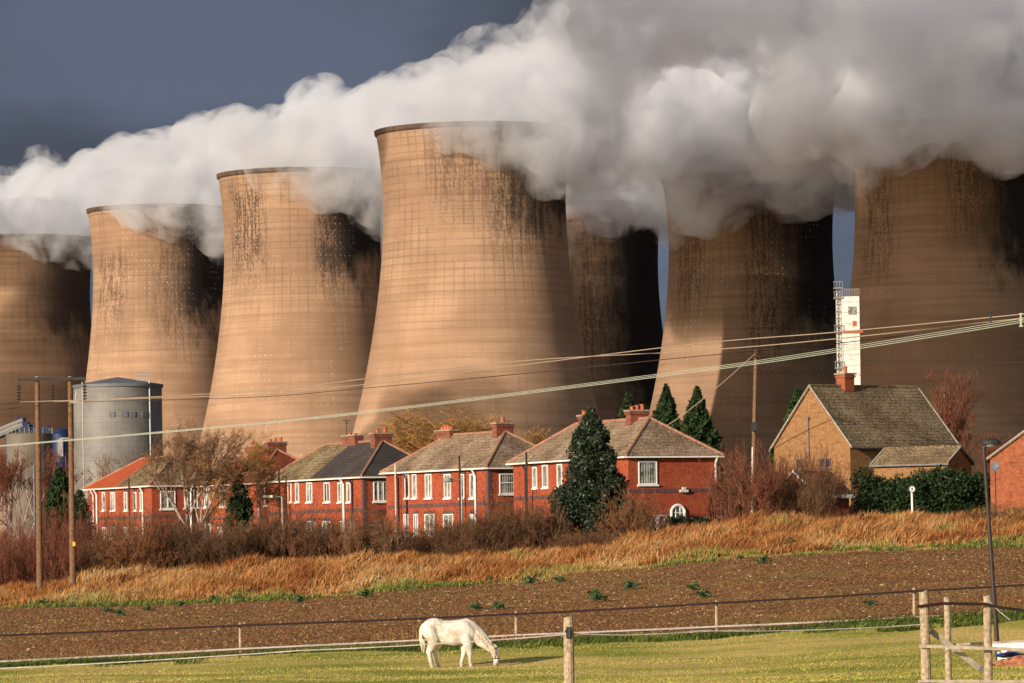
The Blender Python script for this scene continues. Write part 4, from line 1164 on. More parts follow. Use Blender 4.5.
for i in range(8):
    put_bush(protos[i % 4], 566+i*6.5+R.uniform(-2, 2), R.uniform(242, 243.5), R.uniform(1.1, 2.0), R.uniform(1.6, 2.3), 'low brown leafless bush covering the foot of the big dark evergreen tree', 'bushes at the foot of the evergreen', R)
for i in range(9):
    put_bush(protos[i % 4], 612+i*6+R.uniform(-2, 2), R.uniform(243, 247), R.uniform(2.6, 3.9)*(1-abs(i-3)*.07), R.uniform(1.9, 2.7), 'rounded brown leafless bush right of the big dark evergreen tree, below the net curtained window', 'bushes right of the evergreen', R)
for i in range(20):
    put_bush((red_protos+protos)[i % 5], 727+i*5.3+R.uniform(-2, 2), R.uniform(244, 250), (4.8 if i < 9 else 4.5)*R.uniform(.8, 1.1), R.uniform(1.9, 3.0), 'tangled reddish brown bush between the red terrace and the tan brick house', 'bushes before the tan house', R)
for i in range(6):
    put_bush(protos[i % 4], 975+i*11, R.uniform(240, 245), R.uniform(.9, 1.3), R.uniform(2.0, 3.0), 'low dark scrubby bush at the foot of the orange brick house by the right edge', 'scrub at the right edge', R)

def T_(u, D): return upx(u)*D, D
x, y = T_(196, 256)
bare_tree('birch_tree', 'tall bare tree with silvery pale limbs leaning right, in front of the leftmost brick house', 'tree', x, y, 42, 514, .12, M['twig_grey'], M['birch'], 6, .42, .05, .24, 2, wind=Vector((.045, 0, 0)))
x, y = T_(210, 262)
bare_tree('bare_tree', 'bare brown tree whose fine twigs spread above the maroon roof, behind the silvery limbs', 'tree', x, y, 43, 519, .09, M['twig_gold'], M['bark'], 6, .5, .05, .22, 2, wind=Vector((.06, 0, 0)))
x, y = T_(104, 345)
bare_tree('small_tree', 'small grey leafless tree against the foot of the grey silo', 'tree', x, y, 44, 548, .10, M['twig_grey'], M['bark'], 5, .4, .08, .3)
def plume_tree(label, u, D, vtop, w, seed, trunks=3, mat='twig_red', name='birch_tree', n_=44, bark='birch', sp=.34):
    x, y = T_(u, D); z = ground(x, y); h = P(u, vtop, D).z-z; R = random.Random(seed)
    o = empty(name, (x, y, z)); tag(o, label, 'tree')
    S = []; T = []
    for i in range(n_):
        t = R.uniform(.12, .5) if sp < .4 else R.uniform(.3, .72); a = R.uniform(0, 6.28); q = w*.10*R.random()
        d = Vector((math.cos(a)*.34, math.sin(a)*.34, 1)).normalized()
        grow(S, Vector((math.cos(a)*q, math.sin(a)*q, h*t)), d, h*R.uniform(.14, .24), .03 if sp < .4 else .045, 3, R, sp, .13 if sp < .4 else .02, (2, 4), .6, .011 if sp < .4 else .017, .1)
    S = np.asarray(S, float); k = h/S[:, 5].max(); S[:, [2, 5]] *= k; e = np.percentile(np.abs(S[:, [0, 3]]), 97); S[:, [0, 1, 3, 4]] *= (w/2)/e
    seg_mesh('crown', S, M[mat], o)
    for i in range(trunks):
        dx = R.uniform(-.25, .25)
        b = MB(); b.path([(dx*.4, 0, -.3), (dx, .05, h*.3), (dx*1.5, 0, h*.6), (dx*2.1, 0, h*.85)], [.075, .06, .04, .012], 7); b.build('trunk', M[bark], o)
plume_tree('wide golden brown leafless tree behind the roofs at the middle of the row', 438, 330, 403, 7.4, 45, 2, 'twig_gold', 'willow_tree', 130, 'bark', .5)
plume_tree('lower golden leafless tree just left of the red chimney of the french window house', 474, 335, 408, 4.4, 46, 2, 'twig_gold', 'willow_tree', 90, 'bark', .5)
plume_tree('small orange leafless tree top behind the roofs left of the big dark evergreen', 545, 340, 424, 3.6, 47, 1, 'twig_gold', 'willow_tree', 80, 'bark', .5)
plume_tree('narrow dense reddish leafless birch behind the right end of the tan house roof', 953, 300, 364, 3.4, 5)
plume_tree('faint reddish leafless treetop between the birch and the orange brick gable', 1001, 320, 431, 3.2, 6, 1)
for i, (u, h, lab) in enumerate([(8, 545, 'reddish leafless tree with pale stems at the left edge of the photo'), (26, 545, 'reddish leafless tree with pale stems just left of the wooden twin pole'),
                                 (-8, 548, 'leafless tree mostly beyond the left edge of the photo')]):
    x, y = T_(u, 285)
    bare_tree('birch_tree', lab, 'tree', x, y, 60+i, h, .07, M['twig_red'], M['birch'], 5, .3, .1, .33, 3, kids=(2, 4), shrink=.6)
for i, (u, h, lab) in enumerate([(150, 543, 'red twigged shrub showing above the ridge of the leftmost house'), (176, 545, 'second red twigged shrub showing above the leftmost ridge, nearer the silver tree')]):
    x, y = T_(u, 345)
    bare_tree('red_shrub', lab, 'shrub', x, y, 70+i, h, .06, M['twig_red'], M['bark'], 5, .4, .08, .35, 3)

M['leaf_dark_hedge'] = rnd_mat('dark_hedge_leaf', [(0, (.010, .022, .010)), (.6, (.022, .045, .015)), (.9, (.06, .09, .03)), (1, (.12, .15, .05))], .7)
# ------------------------------------------------------------------ leafy plants
def crown_tree(name, label, cat, u, D, h, r, mat, n, size, shape, trunk_r=.12, group=None, gz=None, sx=1.0, lift=.4):
    x = upx(u)*D; z = ground(x, D) if gz is None else gz
    if h > 100: h = P(u, h-100, D).z-z
    o = empty(name, (x, D, z)); tag(o, label, cat, group)
    rs = NP
    if shape == 'cone':
        t = rs.uniform(0, 1, n)**.8; zz = lift+t*(h-lift)
        rad = r*(1-t)**.95*(1-.22*np.abs(np.sin(zz*3.3+rs.uniform(0, 1)))) + .05
        a = rs.uniform(0, 2*math.pi, n); q = rad*np.sqrt(rs.uniform(.2, 1, n))*(1+.2*np.sin(a*3+zz*2)+.2*np.sin(a*7-zz*4.3)+.14*np.sin(a*13+zz*9))
        P_ = np.stack([np.cos(a)*q*sx, np.sin(a)*q, zz+rs.normal(0, .08, n)-q*.15], -1)
    elif shape == 'egg':
        nb = 150; P_ = []
        t = rs.uniform(0, 1, nb); zz = lift+t*(h-lift)*.93
        prof = np.interp(t, [0, .12, .35, .6, .8, .93, 1], [.9, 1.0, .92, .66, .42, .2, .06])*r
        a = rs.uniform(0, 2*math.pi, nb); q = prof*np.sqrt(rs.uniform(.05, 1.0, nb))
        C = np.stack([np.cos(a)*q*sx, np.sin(a)*q, zz], -1); br = np.interp(t, [0, .6, 1], [.24, .19, .08])*r*1.6*rs.uniform(.6, 1.15, nb)
        k = rs.randint(0, nb, n); dd = rs.normal(size=(n, 3)); dd /= np.linalg.norm(dd, axis=1)[:, None]
        P_ = C[k]+dd*(br[k]*rs.uniform(.55, 1.05, n))[:, None]
    elif shape == 'box':
        nb = 60; C = np.stack([rs.uniform(-r*sx, r*sx, nb), rs.uniform(-.9, .9, nb), rs.uniform(.3, h*.78, nb)], -1)
        k = rs.randint(0, nb, n); dd = rs.normal(size=(n, 3)); dd /= np.linalg.norm(dd, axis=1)[:, None]
        P_ = C[k]+dd*(h*.22*rs.uniform(.5, 1.1, n))[:, None]
    rnd = np.clip(rs.beta(2, 2.6, n), 0, 1)
    leaf_mesh('crown', P_, size, mat, o, rnd)
    b = MB(); b.tube((0, 0, -.5), (0, 0, h*.9), trunk_r, trunk_r*.2, 7); b.build('trunk', M['bark'], o)
    return o
crown_tree('evergreen_tree', 'big dark glossy evergreen tree standing in front of the nearest red brick terrace', 'tree', 592, 247, 503, 2.05, M['leaf_dark'], 56000, .10, 'egg', .2, lift=.0, sx=1.0)
crown_tree('conifer_tree', 'dark conifer in front of the maroon roofed house, right of the silver tree', 'tree', 240, 257, 569, .95, M['leaf_conifer'], 9000, .11, 'egg', lift=.2, gz=-.2)
crown_tree('berry_shrub', 'shrub dotted with red berries and pale blossom beside the silver tree', 'shrub', 181, 266, 3.2, 1.0, M['berry'], 1500, .10, 'egg', lift=.1)
crown_tree('conifer_tree', 'leftmost and lowest of the three conifers rising behind the terrace roof', 'tree', 630, 300, 494, 3.9, M['leaf_conifer'], 24000, .15, 'cone')
crown_tree('conifer_tree', 'narrow pointed conifer behind the roof, immediately right of the red chimney', 'tree', 668, 296, 487, 3.9, M['leaf_conifer'], 24000, .15, 'cone')
crown_tree('conifer_tree', 'rightmost of the three conifers, standing over the right slope of the terrace roof', 'tree', 699, 290, 489, 3.9, M['leaf_conifer'], 24000, .15, 'cone')
crown_tree('conifer_tree', 'bright green conifer showing behind the left slope of the tan brick house', 'tree', 800, 300, 490, 3.6, M['leaf_hedge'], 16000, .16, 'cone')
crown_tree('evergreen_tree', 'dark evergreen tree seen between and right of the two wooden poles', 'tree', 60, 275, 562, 1.3, M['leaf_conifer'], 12000, .13, 'egg', lift=.1)
crown_tree('evergreen_tree', 'low dark evergreen beside the left wall of the leftmost brick house', 'tree', 80, 300, 586, 1.2, M['leaf_conifer'], 7000, .13, 'egg', lift=.1)
crown_tree('evergreen_tree', 'dark ivy clad bush against the right end of the red terrace', 'shrub', 724, 253, 3.0, .8, M['leaf_dark'], 2500, .11, 'egg', lift=.1)
crown_tree('clipped_hedge', 'long clipped dark green hedge behind the round sign, in front of the low outbuilding', 'hedge', 924, 247.5, 566, 3.3, M['leaf_dark_hedge'], 34000, .10, 'box', .05)
crown_tree('clipped_hedge', 'small dark bush under the arched doorway of the red terrace', 'hedge', 686, 249, 1.15, 1.1, M['leaf_dark'], 3000, .09, 'box', .04)
crown_tree('clipped_hedge', 'green hedge at the left edge of the photo behind the red twigged trees', 'hedge', 8, 262, 1.9, 2.2, M['leaf_hedge'], 5000, .11, 'box', .05)
crown_tree('clipped_hedge', 'low green hedge right of the twin poles, beside the leftmost house', 'hedge', 72, 268, 2.6, 1.5, M['leaf_hedge'], 4000, .11, 'box', .05)

# ------------------------------------------------------------------ grasses, clods and weeds
n = 110000
X, Y, U = fan(n, -60, 1090, lambda u: line2(u)-1.0, 245)
dens = fbm2(X, Y, .35, 3)
tt = (Y-(line2(U)-1))/(245-line2(U)+1)
h = np.clip(.22+.5*np.clip(tt*3, 0, 1)+.16*dens, .12, 1.0)*NP.uniform(.6, 1.15, n)
rn = np.clip(.46+.22*fbm2(X, Y, .5, 9)+.1*fbm2(X, Y, 2.5, 10)+NP.normal(0, .19, n), 0, .93)
green = (tt < .16+.08*np.sin(X*.8)) | (fbm2(X, Y, .45, 14) > 1.25-.55*np.clip((U-600)/200, 0, 1))
rn = np.where(green & (NP.uniform(0, 1, n) < .55), 1.0, rn)
h = np.where(tt < .1, h*.5, h)*np.where(fbm2(X, Y, 1.6, 19) > .7, .55, 1.0)
rn = np.where(fbm2(X, Y, 1.1, 23) > .95, np.minimum(rn, .12), rn)
tag(blades('dry_grass', X, Y, h, .045, M['grass_ochre'], 0.7, rn, (.22+.3*fbm2(X, Y, .8, 41), .1*fbm2(X, Y, .9, 43))), 'tall orange and straw coloured dry grass on the bank below the houses', 'grass', kind='stuff')
# green fringe at the foot of the bank
X, Y, U = fan(16000, -60, 1090, lambda u: line2(u)-1.6, lambda u: line2(u)+2.2)
k = (fbm2(X, Y, .4, 21) > .0); X, Y = X[k], Y[k]
tag(blades('green_fringe_grass', X, Y, NP.uniform(.08, .34, len(X)), .05, M['grass_rank'], .7, NP.uniform(0.2, 1, len(X))), 'green grass fringe between the ploughed field and the dry bank', 'grass', kind='stuff')
# rank grass along the far paddock fence
X, Y, U = fan(34000, -60, 1090, lambda u: line1(u)-7.5, lambda u: line1(u)-.9)
k = fbm2(X, Y, .5, 5)+2.2*(Y-(line1(512+F*X/Y)-7.5))/6+.6*fbm2(X, Y, 1.7, 6) > 1.25; X, Y = X[k], Y[k]
tag(blades('rank_grass', X, Y, NP.uniform(.08, .28, len(X)), .035, M['grass_rank'], .8, np.clip(NP.beta(1.3, 3, len(X))+.28*fbm2(X, Y, .9, 8), 0, 1)), 'darker rank green grass along the far fence of the paddock', 'grass', kind='stuff')
X, Y, U = fan(95000, -60, 1090, 98, lambda u: line1(u)-1)
tag(blades('paddock_grass', X, Y, NP.uniform(.03, .09, len(X)), .03, M['grass_green'], .8, np.clip(.52+.22*fbm2(X*.4, Y, .6, 31)+NP.normal(0, .06, len(X)), 0, 1)), 'short grazed yellowish green grass of the horse paddock', 'grass', kind='stuff')
# tall dry stalks along the fence
X, Y, U = fan(1500, -20, 1050, lambda u: line1(u)-.5, lambda u: line1(u)+6)
k = fbm2(X, Y, .5, 77) > .75; X, Y = X[k], Y[k]
tag(blades('dry_stalks', X, Y, NP.uniform(.15, .8, len(X)), .014, M['grass_ochre'], 1.0, NP.uniform(.2, .8, len(X)), (.3, 0)), 'thin dry stalks standing along the far paddock fence', 'grass', kind='stuff')

def clods(name, n, size, mat, label, lo=None, hi=None, pale=False):
    X, Y, U = fan(n, -50, 1080, lambda u: line1(u)+.6, lambda u: line2(u)+.5)
    if pale:
        k = fbm2(X*.6, Y*1.4, .5, 51) > -.3; X, Y = X[k], Y[k]
    n = len(X); Z = ground_np(X, Y)
    s = size*NP.uniform(.4, 1.4, n)
    T0 = np.array([[1, 0, 0], [-.5, .87, 0], [-.5, -.87, 0], [0, 0, .8]])
    a = NP.uniform(0, 6.28, n); ca, sa = np.cos(a), np.sin(a)
    V = []
    for v in T0:
        j = NP.uniform(.6, 1.3, n)
        V.append(np.stack([X+(v[0]*ca-v[1]*sa)*s*j*1.4, Y+(v[0]*sa+v[1]*ca)*s*j, Z-.02+v[2]*s*j], -1))
    V = np.stack(V, 1).reshape(-1, 3); k = np.arange(n)*4
    f = np.concatenate([np.stack([k, k+1, k+3], -1), np.stack([k+1, k+2, k+3], -1), np.stack([k+2, k, k+3], -1)])
    rn = NP.uniform(0, 1, n)
    rn = np.where(NP.uniform(0, 1, n) < .03, NP.uniform(.8, 1, n), rn*.76)
    if pale: rn = NP.uniform(.8, 1, n)
    me = np_mesh(name, V, [f], np.repeat(rn, 4))
    tag(link_mesh(name, me, mat), label, 'soil', kind='stuff')
clods('soil_clods', 110000, .06, M['clod'], 'broken brown clods covering the ploughed field')
clods('stubble_litter', 4500, .028, M['clod'], 'pale straw and stone litter scattered over the ploughed field', pale=True)
X, Y, U = fan(30000, -50, 1080, lambda u: line1(u)+1, lambda u: line2(u))
k = fbm2(X*.35, Y*1.3, .45, 66) > .85; X, Y = X[k], Y[k]
tag(blades('field_weeds', X, Y, NP.uniform(.05, .16, len(X)), .05, M['grass_green'], 1.0, NP.uniform(.1, .9, len(X))), 'sparse yellow green weeds growing over the ploughed soil', 'weeds', kind='stuff')

# leafy brassica weeds: countable plants, one prototype copied
def cabbage():
    R = random.Random(9); Pt = []
    n = 70
    a = NP.uniform(0, 6.28, n); q = NP.uniform(0, .28, n); z = .08+NP.uniform(0, .3, n)*(1-q)
    o = leaf_mesh('leafy_weed', np.stack([np.cos(a)*q, np.sin(a)*q, z], -1), .085, M['weed'], None, up=.3)
    return o
cb = cabbage(); first = True
spots = [(63, 603), (70, 601), (78, 602.5), (52, 604), (43, 606), (120, 616), (148, 611), (180, 606.5), (214, 603), (238, 602), (107, 613), (300, 603), (365, 598),
         (498, 610), (476, 610), (490, 583), (530, 585), (595, 597), (598, 602), (630, 590), (694, 591), (704, 598), (870, 606), (764, 564), (740, 559), (720, 559), (560, 583), (790, 547)]
RR = random.Random(4)
for i, (u, v) in enumerate(spots):
    # walk along the sight line until it meets the ground
    D = 162.0
    while D < 240:
        p = P(u, v, D)
        if p.z <= ground(p.x, p.y)+.02 : break
        D += .5
    # find where the ray drops to the terrain from above
    D = 130.0
    while D < 245 and P(u, v, D).z > ground(P(u, v, D).x, D): D += .4
    o = cb if first else cb.copy()
    if not first: COL.objects.link(o)
    first = False
    p = P(u, v, D); o.location = (p.x, D, ground(p.x, D)-.03); s = RR.uniform(.8, 1.5); o.scale = (s, s, s*.8); o.rotation_euler = (0, 0, RR.uniform(0, 6))
    tag(o, 'blue green leafy weed growing out of the ploughed soil', 'weed', 'leafy weeds in the ploughed field')

# ------------------------------------------------------------------ poles, lamps, sign
def twin_pole():
    D = 236; k = F/D
    a = P(40, 588, D); b_ = P(72, 586, D)
    o = empty('twin_pole', ((a.x+b_.x)/2, D, ground((a.x+b_.x)/2, D))); tag(o, 'pair of tall brown wooden poles joined by a dark crossarm with hanging insulators', 'power pole')
    ox, oz = o.location.x, o.location.z
    def L(px, py, dy=0): p = P(px, py, D+dy); return Vector((p.x-ox, dy, p.z-oz))
    for (xt, yt, xb, yb) in ((37.2, 377, 40, 596), (70, 377, 73.2, 594)):
        b = MB(); b.tube(L(xb, yb), L(xt, yt), .175, .12, 12); b.tube(L(xt, yt), L(xt, yt-.6), .13, .08, 12, 1); b.build('pole', [M['pole'], M['tape_white']], o)
    b = MB(); p0, p1 = L(18, 378.5, -.2), L(86, 379.5, -.2); b.box((p0+p1)/2, ((p1-p0).length, .14, .16)); b.build('crossarm', M['steel'], o)
    for px in (18.5, 52, 84.5):
        t = L(px, 380.5, -.2); b = MB(); b.tube(t, t+Vector((0, 0, -1.15)), .03)
        for i in range(5): b.lathe([(.02, 0), (.12, -.02), (.10, -.08), (.02, -.09)], 10, (t.x, t.y, t.z-.25-i*.17))
        b.build('insulator', M['black'], o)
    b = MB(); q = L(74, 544, -.18); b.box(q, (.14, .04, .22)); b.build('sign_plate', M['yellow'], o)
    b = MB(); q = L(75, 402, -.2); b.box(q, (.5, .06, .12)); b.tube(q, q+Vector((.1, 0, .6)), .03); b.build('bracket', M['galv'], o)
M['yellow'] = plain('yellow_plate', (.7, .45, .03), .5, .1, 4)
twin_pole()
def post(name, label, cat, pb, pt, D, r0, r1, mat, n=10, cap=None, group=None, extra=None):
    a, t = P(*pb, D), P(*pt, D)
    gz = ground(a.x, D)
    o = empty(name, (a.x, D, gz)); tag(o, label, cat, group)
    k = (a.x-t.x)/(a.z-t.z) if abs(a.z-t.z) > 1e-3 else 0
    zb = gz-.3
    xb = t.x+(zb-t.z)*k
    b = MB(); b.tube((xb-a.x, 0, zb-gz), (t.x-a.x, 0, t.z-gz), r0, r1, n)
    if extra is None:
        m = b.build('post', mat, o)
        return o
    b.build('pole', mat, o)
    extra(o, Vector((t.x-a.x, 0, t.z-gz)), k)
    return o
def tele_x(o, t, k):
    b = MB(); b.box(t+Vector((0, -.2, -.35)), (.4, .1, .1)); b.box(t+Vector((0, -.2, -.15)), (.16, .12, .2)); b.build('bracket', M['steel'], o)
    b = MB(); b.box((t.x-.2, -.25, t.z-4.3), (.3, .2, .5)); b.build('junction_box', M['black'], o)
post('telephone_pole', 'single tall wooden telephone pole leaning slightly, left of the tan brick house', 'pole', (752.5, 515), (756, 350), 253, .15, .1, M['pole'], extra=tele_x)
def lamp_head_small(o, t, k):
    b = MB(); b.tube(t, t+Vector((-.75, -.2, .08)), .035); b.build('arm', M['galv'], o)
    b = MB(); b.box(t+Vector((-.75, -.2, .04)), (.5, .2, .13)); b.build('lamp', M['offwhite'], o)
post('street_lamp', 'slim grey street lamp before the maroon roofed house, its arm pointing left', 'street lamp', (284.2, 570), (282, 497), 247, .075, .045, M['galv'], extra=lamp_head_small)
def lamp_b(o, t, k):
    b = MB(); b.lathe([(.02, .45), (.16, .4), (.13, 0), (.05, -.03)], 12, (t.x, t.y, t.z-.1)); b.build('lamp', M['offwhite'], o)
post('grey_post', 'plain tall grey post standing by the conifer of the maroon roofed house', 'post', (259, 530), (258.2, 461), 262, .09, .07, M['galv'])
def dish_extra(o, t, k):
    b = MB(); b.tube(t, t+Vector((-.5, -.2, .05)), .035); b.build('arm', M['galv'], o)
    b = MB(); b.lathe([(.02, .16), (.2, .12), (.3, -.05), (.27, -.1), (.03, -.12)], 14, (t.x-.75, t.y-.2, t.z)); b.build('lamp', M['galv'], o)
post('street_lamp', 'grey street lamp with a round head before the house with french windows', 'street lamp', (462.5, 548), (461.5, 480), 249, .07, .045, M['galv'], extra=dish_extra)
post('rusty_post', 'thin orange brown post standing in front of the slate roofed house', 'post', (286.5, 545), (286, 477), 262, .05, .04, M['pot'])
post('concrete_post', 'short grey concrete post beside the left wooden pole', 'post', (35, 535), (34, 466), 255, .08, .06, M['lead'])
post('marker_post', 'short orange post standing in the bush before the tan brick house', 'post', (752, 515), (752.6, 447), 246, .06, .05, M['offwhite'])
def sign_extra(o, t, k):
    b = MB()
    for i in range(24):
        a0, a1 = 2*math.pi*i/24, 2*math.pi*(i+1)/24; r = .19
        b.poly([(t.x, -.1, t.z), (t.x+r*math.cos(a1), -.1, t.z+r*math.sin(a1)), (t.x+r*math.cos(a0), -.1, t.z+r*math.sin(a0))])
    s = b.build('sign_face', M['white'], o)
    b = MB(); b.path([(t.x+.17*math.cos(a), -.115, t.z+.17*math.sin(a)) for a in [i*math.pi/12 for i in range(24)]]+[(t.x+.17, -.115, t.z)], .025, 5); b.box((t.x, -.112, t.z), (.09, .02, .16)); b.build('sign_ring', M['lead'], s)
    b = MB(); b.lathe([(.2, 0), (.2, .03)], 20); 
post('round_sign', 'small round road sign on a pale post in front of the clipped green hedge', 'sign', (912.4, 513), (911.8, 489), 243.5, .06, .06, M['white'], extra=sign_extra)
def lamp_near(o, t, k):
    b = MB(); b.tube(t+Vector((0, 0, -.15)), t+Vector((.12, 0, .06)), .06); b.build('bracket', M['steel'], o)
    b = MB(); n = 14; c = t+Vector((.22, -.05, -.02))
    pr = [(.02, .2), (.16, .17), (.25, .06), (.27, -.03), (.2, -.05)]
    kx = len(b.v)
    b.lathe(pr, n, (0, 0, 0)); b.v = [(c.x+v[0]*1.15, c.y+v[1]*.7, c.z+v[2]*.8) for v in b.v]
    h = b.build('lamp_hood', M['black'], o, smooth=True)
    b = MB(); b.lathe([(.02, -.09), (.12, -.07), (.17, 0)], 12, (c.x-.02, c.y, c.z-.02)); b.build('lamp_glass', M['galv'], o)
post('street_lamp', 'tall dark leaning lamp post with a hooded lamp, near the wooden rail fence', 'street lamp', (1000, 684), (983.4, 443), 131, .075, .05, M['steel'], extra=lamp_near)
# satellite dish on its own pole beside the right edge house
def dish():
    D = 242; c = P(995.5, 467, D); g_ = ground(c.x, D)
    o = empty('satellite_dish', (c.x, D, g_)); tag(o, 'dark round satellite dish on a short pole by the right edge brick gable', 'satellite dish')
    b = MB(); b.tube((0, .1, -.2), (0, .1, c.z-g_), .03); b.build('pole', M['steel'], o)
    b = MB(); b.lathe([(.02, 0), (.15, .02), (.27, .08), (.275, .07), (.15, 0), (.02, -.02)], 20)
    rt = Matrix.Rotation(math.radians(70), 3, 'X') @ Matrix.Rotation(math.radians(-20), 3, 'Y')
    b.v = [tuple(rt @ Vector(v)+Vector((0, -.05, c.z-g_))) for v in b.v]; b.build('dish', M['lead'], o)
    b = MB(); b.tube((0, 0, c.z-g_-.15), (.1, -.35, c.z-g_), .015); b.build('feed_arm', M['galv'], o)
dish()

# ------------------------------------------------------------------ cables
def cable(label, pts, r, mat, group=None):
    """pts: (px, py, distance); a smooth catenary-like run through them"""
    W = [P(*p) for p in pts]; out = []
    n = 14
    def cr(p0, p1, p2, p3, t): return .5*((2*p1)+(-p0+p2)*t+(2*p0-5*p1+4*p2-p3)*t*t+(-p0+3*p1-3*p2+p3)*t*t*t)
    for i in range(len(W)-1):
        p0 = W[i-1] if i else W[0]*2-W[1]; p3 = W[i+2] if i+2 < len(W) else W[-1]*2-W[-2]
        for j in range(n): out.append(cr(p0, W[i], W[i+1], p3, j/n))
    out.append(W[-1])
    b = MB(); b.path(out, r, 5); o = b.build('overhead_cable', M[mat], smooth=True)
    tag(o, label, 'cable', group)
for i, (dv, lab) in enumerate(((0, 'lowest pale twisted cable crossing the whole picture in front of the roofs'), (-1.8, 'second lowest pale cable, running just above the thickest one'), (-3.6, 'third lowest pale cable of the close bundle crossing the picture'))):
    e = dv
    cable(lab, [(-60, 451+e*.3, 205), (0, 446.5+e*.3, 200), (256, 424.5+e*.45, 183), (430, 405.5+e*.6, 172), (700, 371.5+e*.85, 155), (836, 352.2+e, 147), (1024, 322+e*1.1, 136), (1120, 305+e*1.1, 131)], .0125-.0015*i, 'wire')
D0 = 236
cable('brown upper cable running from the left insulator of the twin pole to the right edge', [(18.5, 402, D0), (256, 394.5, 215), (360, 385, 205), (514, 366, 191), (700, 343.4, 175), (836, 332.2, 165), (1024, 314, 152), (1120, 303, 146)], .022, 'wire_dim')
cable('second upper cable running from the middle insulator of the twin pole', [(52, 402, D0), (256, 391, 216), (360, 379.5, 206), (514, 361.5, 192), (700, 350.5, 176), (836, 338.8, 166), (1024, 318, 153), (1120, 306, 147)], .022, 'wire_dim')
cable('dark upper cable running from the right insulator of the twin pole', [(84.5, 402, D0), (256, 397, 217), (360, 388.5, 207), (514, 374.5, 193), (700, 356, 177), (836, 343.5, 167), (1024, 320, 154), (1120, 308, 148)], .016, 'wire_dark')
cable('thin dark cable level across the tower behind the tan brick house roof', [(866, 360.5, 300), (950, 361.8, 290), (1024, 362.2, 280), (1100, 362.5, 270)], .03, 'wire_dark')
cable('thin brown service cable falling from the telephone pole to the red terrace', [(756, 353, 253), (720, 385, 258), (680, 417, 262), (655, 432, 262)], .028, 'wire_dim')
cable('thin cable leaving the left pole of the twin pole towards the left edge, upper one', [(18.5, 402, D0), (0, 404, 240), (-60, 408, 250)], .02, 'wire_dark')
cable('thin cable leaving the crossarm towards the left edge, lower one', [(52, 402, D0), (0, 410, 242), (-60, 416, 250)], .02, 'wire_dark')
for (px, py, D, h, lab, m) in ((990.5, 319.5, 151, .5, 'small dark vertical spacer hanging on the cables near the right edge', 'black'), (1021, 320, 150, .42, 'small pale vertical spacer on the cables at the very right edge', 'wire')):
    p = P(px, py, D); b = MB(); b.tube((0, 0, -h/2), (0, 0, h/2), .035)
    for z in (-.6, 0, .6): b.box((0, 0, z*h*.8), (.12, .1, .05))
    tag(b.build('cable_spacer', M[m], None, p), lab, 'spacer')

# ------------------------------------------------------------------ paddock fences
def fpost(label, u, vt, vb, D, r, h=None, mat='wood', tilt=0, group='posts of the far paddock fence', ins=True):
    a = P(u, vb, D); t = P(u, vt, D); gz = ground(a.x, D)
    o = empty('fence_post', (a.x, D, gz)); tag(o, label, 'fence post', group)
    b = MB(); zt = t.z-gz
    R = random.Random(int(u)); pts = []; rs = []
    for i in range(7):
        s = i/6; pts.append((tilt*s+R.uniform(-.006, .006), 0, -.3+(zt+.3)*s)); rs.append(r*(1.06-.1*s)*R.uniform(.97, 1.03))
    pts.append((tilt, 0, zt+.012)); rs.append(r*.82)
    b.path(pts, rs, 12); b.build('stake', M[mat], o, smooth=False)
    if ins:
        b = MB(); b.box((tilt*.9, -r-.03, zt-.16), (.05, .06, .07)); b.build('insulator', M['black'], o)
    return o
def postD(u): return float(np.interp(u, [-60, 1090], [159.3, 161.6]))
fence_us = [(-60, 634, 661), (240.5, 622.5, 653), (516.5, 611.5, 642), (717, 600.5, 634), (914.5, 588, 619.5), (1100, 578, 609)]
names = ['post of the far paddock fence beyond the left edge', 'leftmost short pale post of the far paddock fence', 'short pale post of the far fence just right of the white horse', 'short pale post of the far fence, third one from the left', 'thin pale post of the far fence behind the rail fence end post', 'post of the far paddock fence beyond the right edge']
for (u, vt, vb), nm in zip(fence_us, names): fpost(nm, u, vt, vb, postD(u), .055)
def tape(name, label, pts, w, mat, sag=.0, twist=0.0, thick=.006, cat='fence tape'):
    W = [P(*p) for p in pts]; out = []
    n = 24
    for i in range(len(W)-1):
        for j in range(n):
            t = j/n; p = W[i].lerp(W[i+1], t); p.z -= sag*4*t*(1-t); out.append(p)
    out.append(W[-1])
    b = MB(); k = 0
    for i, p in enumerate(out):
        a = twist*math.sin(i*.55)+.15
        ax = Vector((0, math.sin(a), math.cos(a)))*w/2; nrm = Vector((0, math.cos(a), -math.sin(a)))*thick/2
        b.v += [tuple(p+ax+nrm), tuple(p-ax+nrm), tuple(p-ax-nrm), tuple(p+ax-nrm)]
        if i:
            for j in range(4):
                q = (j+1) % 4; b.f.append((k-4+j, k-4+q, k+q, k+j)); b.m.append(0)
        k += 4
    o = b.build(name, M[mat]); tag(o, label, cat)
tape('fence_tape', 'dark brown upper tape of the far paddock fence, running behind the horse', [(u, v, postD(u)-.12) for (u, v) in ((-60, 637.5), (240.5, 625.5), (516.5, 614), (717, 603), (914.5, 591), (1100, 580))], .075, 'tape_dark', .02)
tape('fence_tape', 'whitish lower tape of the far paddock fence, close above the grass', [(u, v, postD(u)-.12) for (u, v) in ((-60, 664.5), (240.5, 648.8), (516.5, 635), (717, 626.5), (914.5, 617.3), (1100, 606.5))], .06, 'tape_white', .01, .35)
tape('fence_tape', 'thin grey second strand below the whitish tape of the far fence', [(u, v, postD(u)-.2) for (u, v) in ((-60, 671), (240.5, 656), (516.5, 641), (717, 631), (914.5, 621))], .02, 'tape_white', .015)
